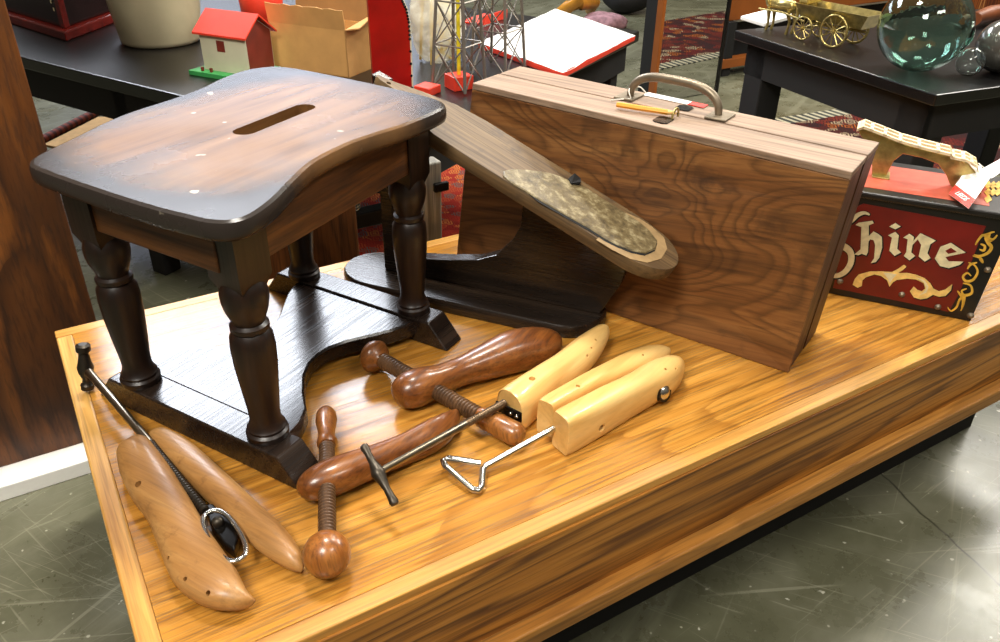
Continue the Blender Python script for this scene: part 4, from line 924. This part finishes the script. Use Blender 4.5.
wbk = tag(MB().box(s0, (s1 - s0), rv * .12, (0, 0, .012)).build('white_book', tagwhite, None, 0, loc=s0, bevel=.002), 'flat white booklet at the far left corner of the right black table', 'booklet')
rl = at(985, 20, ZR)
rll = MB().tube([at(975, 19, ZR + .03), at(990, 14, ZR + .03), at(1020, 10, ZR + .03)], [.02, .026, .026], 14)
tag(rll.build('leather_roll', plain('brown_leather', S(120, 66, 36), .35, var=.3), None, 60, loc=at(985, 20, ZR)), 'brown leather roll lying behind the smoky grey ball', 'roll')

# kilim on the floor by the right table and the standing mirror that shows it
rk = [(2.55, -.6), (5.2, -1.0), (5.4, .9), (3.15, 1.06)]
rk = [(2.55, .3), (4.9, .02), (5.1, .86), (2.75, 1.12)]
kl = thing('kilim_rug', V((3.6, 0, FLOOR)), 'dark red geometric kilim with a zigzag border under the right black table', 'rug')
MB().prism([V((x, y, FLOOR)) for x, y in rk], (0, 0, .006)).build('field', rug_m, kl, 0)
e_ = [V((*rk[3], FLOOR)), V((*rk[2], FLOOR)), V((rk[2][0], rk[2][1] + .09, FLOOR)), V((rk[3][0], rk[3][1] + .09, FLOOR))]
MB().prism(e_, (0, 0, .006)).build('border_band', border_m, kl, 0)
mi = thing('standing_mirror', V((3.0, 1.66, FLOOR)), 'framed mirror standing on the floor reflecting the kilim, behind the wooden case', 'mirror')
MB().bx(2.81, 3.24, 1.65, 1.665, FLOOR + .005, .75).build('glass', mirror_m, mi, 0)
MB().bx(2.797, 2.815, 1.635, 1.68, FLOOR, .78).build('frame_stile', orange_wood, mi, 0, bevel=.003)
MB().bx(3.235, 3.25, 1.64, 1.68, FLOOR, .78).build('frame_stile', black_paint, mi, 0, bevel=.003)
MB().bx(2.8, 3.25, 1.68, 1.76, FLOOR, .78).build('backing', matte_black, mi, 0)
ca = thing('orange_cabinet', V((4.4, 2.1, FLOOR)), 'orange brown wooden cabinet on a low rail beyond the right black table', 'cabinet')
MB().bx(3.5, 5.6, 1.9, 2.4, -.13, .7).build('body', orange_wood, ca, 0, bevel=.005)
MB().bx(3.5, 5.6, 1.94, 2.36, -.15, -.13).build('white_trim', tagwhite, ca, 0)
MB().bx(3.46, 5.6, 1.86, 1.92, -.375, -.325).build('lower_rail', orange_wood, ca, 0, bevel=.003)
MB().bx(3.5, 5.6, 2.0, 2.4, FLOOR, -.15).build('dark_recess', matte_black, ca, 0)
for x in (3.5, 5.5): MB().bx(x, x + .06, 1.87, 1.93, FLOOR, -.13).build('leg', matte_black, ca, 0)
# far floor bits at top centre
ot = at(992, 22, FLOOR); 
tag(MB().bx(ot.x - .1, ot.x + .9, ot.y - .25, ot.y + .5, FLOOR, FLOOR + .4).build('patterned_ottoman', rug_mat('ottoman_cover', S(120, 62, 24), [S(150, 84, 34), S(90, 44, 20), S(190, 130, 70), S(110, 56, 26)], 1.2), None, 40, loc=(ot.x, ot.y, FLOOR), bevel=.04), 'brown and orange patterned ottoman far behind the right black table', 'ottoman')
v0 = at(634, 14, FLOOR)
vb = MB().sphere(v0 + V((0, .1, .13)), .13, 24, 16, 1.3, 1.0)
for v in vb.v: v += (v - v0 - V((0, .1, .13))) * .35 * noise.noise(v * 5); v.z = max(v.z, FLOOR + .001)
tag(vb.build('black_bag', matte_black, None, 60, loc=v0), 'slumped black bag on the floor beyond the white wrapped pad', 'bag')
v1 = at(604, 30, FLOOR)
vm = MB().sphere(v1 + V((0, 0, .05)), .12, 24, 14, 1.4, .5)
for v in vm.v: v += (v - v1) * .3 * noise.noise(v * 9); v.z = max(v.z, FLOOR + .001)
tag(vm.build('purple_cloth', plain('mauve_cloth', S(150, 112, 118), .9, var=.4, sc=24), None, 60, loc=v1), 'mauve patterned cloth heap on the floor beside the black bag', 'cloth')
v2 = at(585, 14, FLOOR)
ws = [at(560, 12, FLOOR + .05), at(568, 7, FLOOR + .12), at(580, 3, FLOOR + .16), at(594, 2, FLOOR + .14), at(590, 10, FLOOR + .05)]
tag(MB().tube(ws, [.035, .045, .05, .045, .035], 10).build('amber_chair_arm', plain('amber_wood', S(206, 140, 44), .35, var=.15), None, 60, loc=v2), 'curved amber wooden piece on the floor beyond the white pad', 'wood piece')

# ================================================================== LIGHT
wd = bpy.data.worlds.new('world'); scene.world = wd; wd.use_nodes = True
nt = wd.node_tree; bg = nt.nodes['Background']
tcw = nt.nodes.new('ShaderNodeTexCoord'); sw = nt.nodes.new('ShaderNodeSeparateXYZ'); rw_ = nt.nodes.new('ShaderNodeValToRGB')
nt.links.new(tcw.outputs['Generated'], sw.inputs[0]); nt.links.new(sw.outputs[2], rw_.inputs[0])
rw_.color_ramp.elements[0].color = (.10, .075, .05, 1); rw_.color_ramp.elements[1].color = (.42, .38, .32, 1)
nt.links.new(rw_.outputs[0], bg.inputs[0]); bg.inputs[1].default_value = .75
def area(loc, tgt, sx_, sy_, e, col=(1, .95, .86)):
    l = bpy.data.lights.new('lamp', 'AREA'); l.shape = 'RECTANGLE'; l.size = sx_; l.size_y = sy_; l.energy = e; l.color = col
    o = bpy.data.objects.new('area_lamp', l); COL.objects.link(o); o.location = V(loc)  # shared by every area light, daylight panels and added fill included
    o.rotation_euler = (V(tgt) - V(loc)).to_track_quat('-Z', 'Y').to_euler(); return o
area((1.1, 6.5, 4.65), (.4, -.1, 0), 4.8, 1.3, 620, (.86, .91, 1))   # high daylight source far behind: glare on the table and stand
area((2.2, 6.6, 1.9), (.5, 0, .3), 3.4, .6, 46, (.74, .82, 1))       # its lower, dimmer part: sheen on the far edge of the seat
area((.7, .2, 2.6), (.6, -.4, 0), .5, .5, 62)                    # key overhead
area((2.6, .3, 2.7), (2.0, -.2, 0), .6, .4, 60)
area((-.9, -1.6, 2.4), (.6, -.4, .1), .8, .8, 84)                 # added front left fill, brightens the case and stool apron
area((3.4, 2.2, 2.8), (3.2, 1.5, 0), 1.2, .3, 55)
area((5.4, .1, 2.9), (1.9, -1.1, -.42), 1.6, 1.0, 150)           # strip lamp glaring on the floor at the right
area((1.2, -2.4, 2.6), (1.2, -.8, -.1), 1.0, .4, 30)
scene.view_settings.view_transform = 'Standard'
scene.view_settings.look = 'None'
scene.view_settings.exposure = 0.0
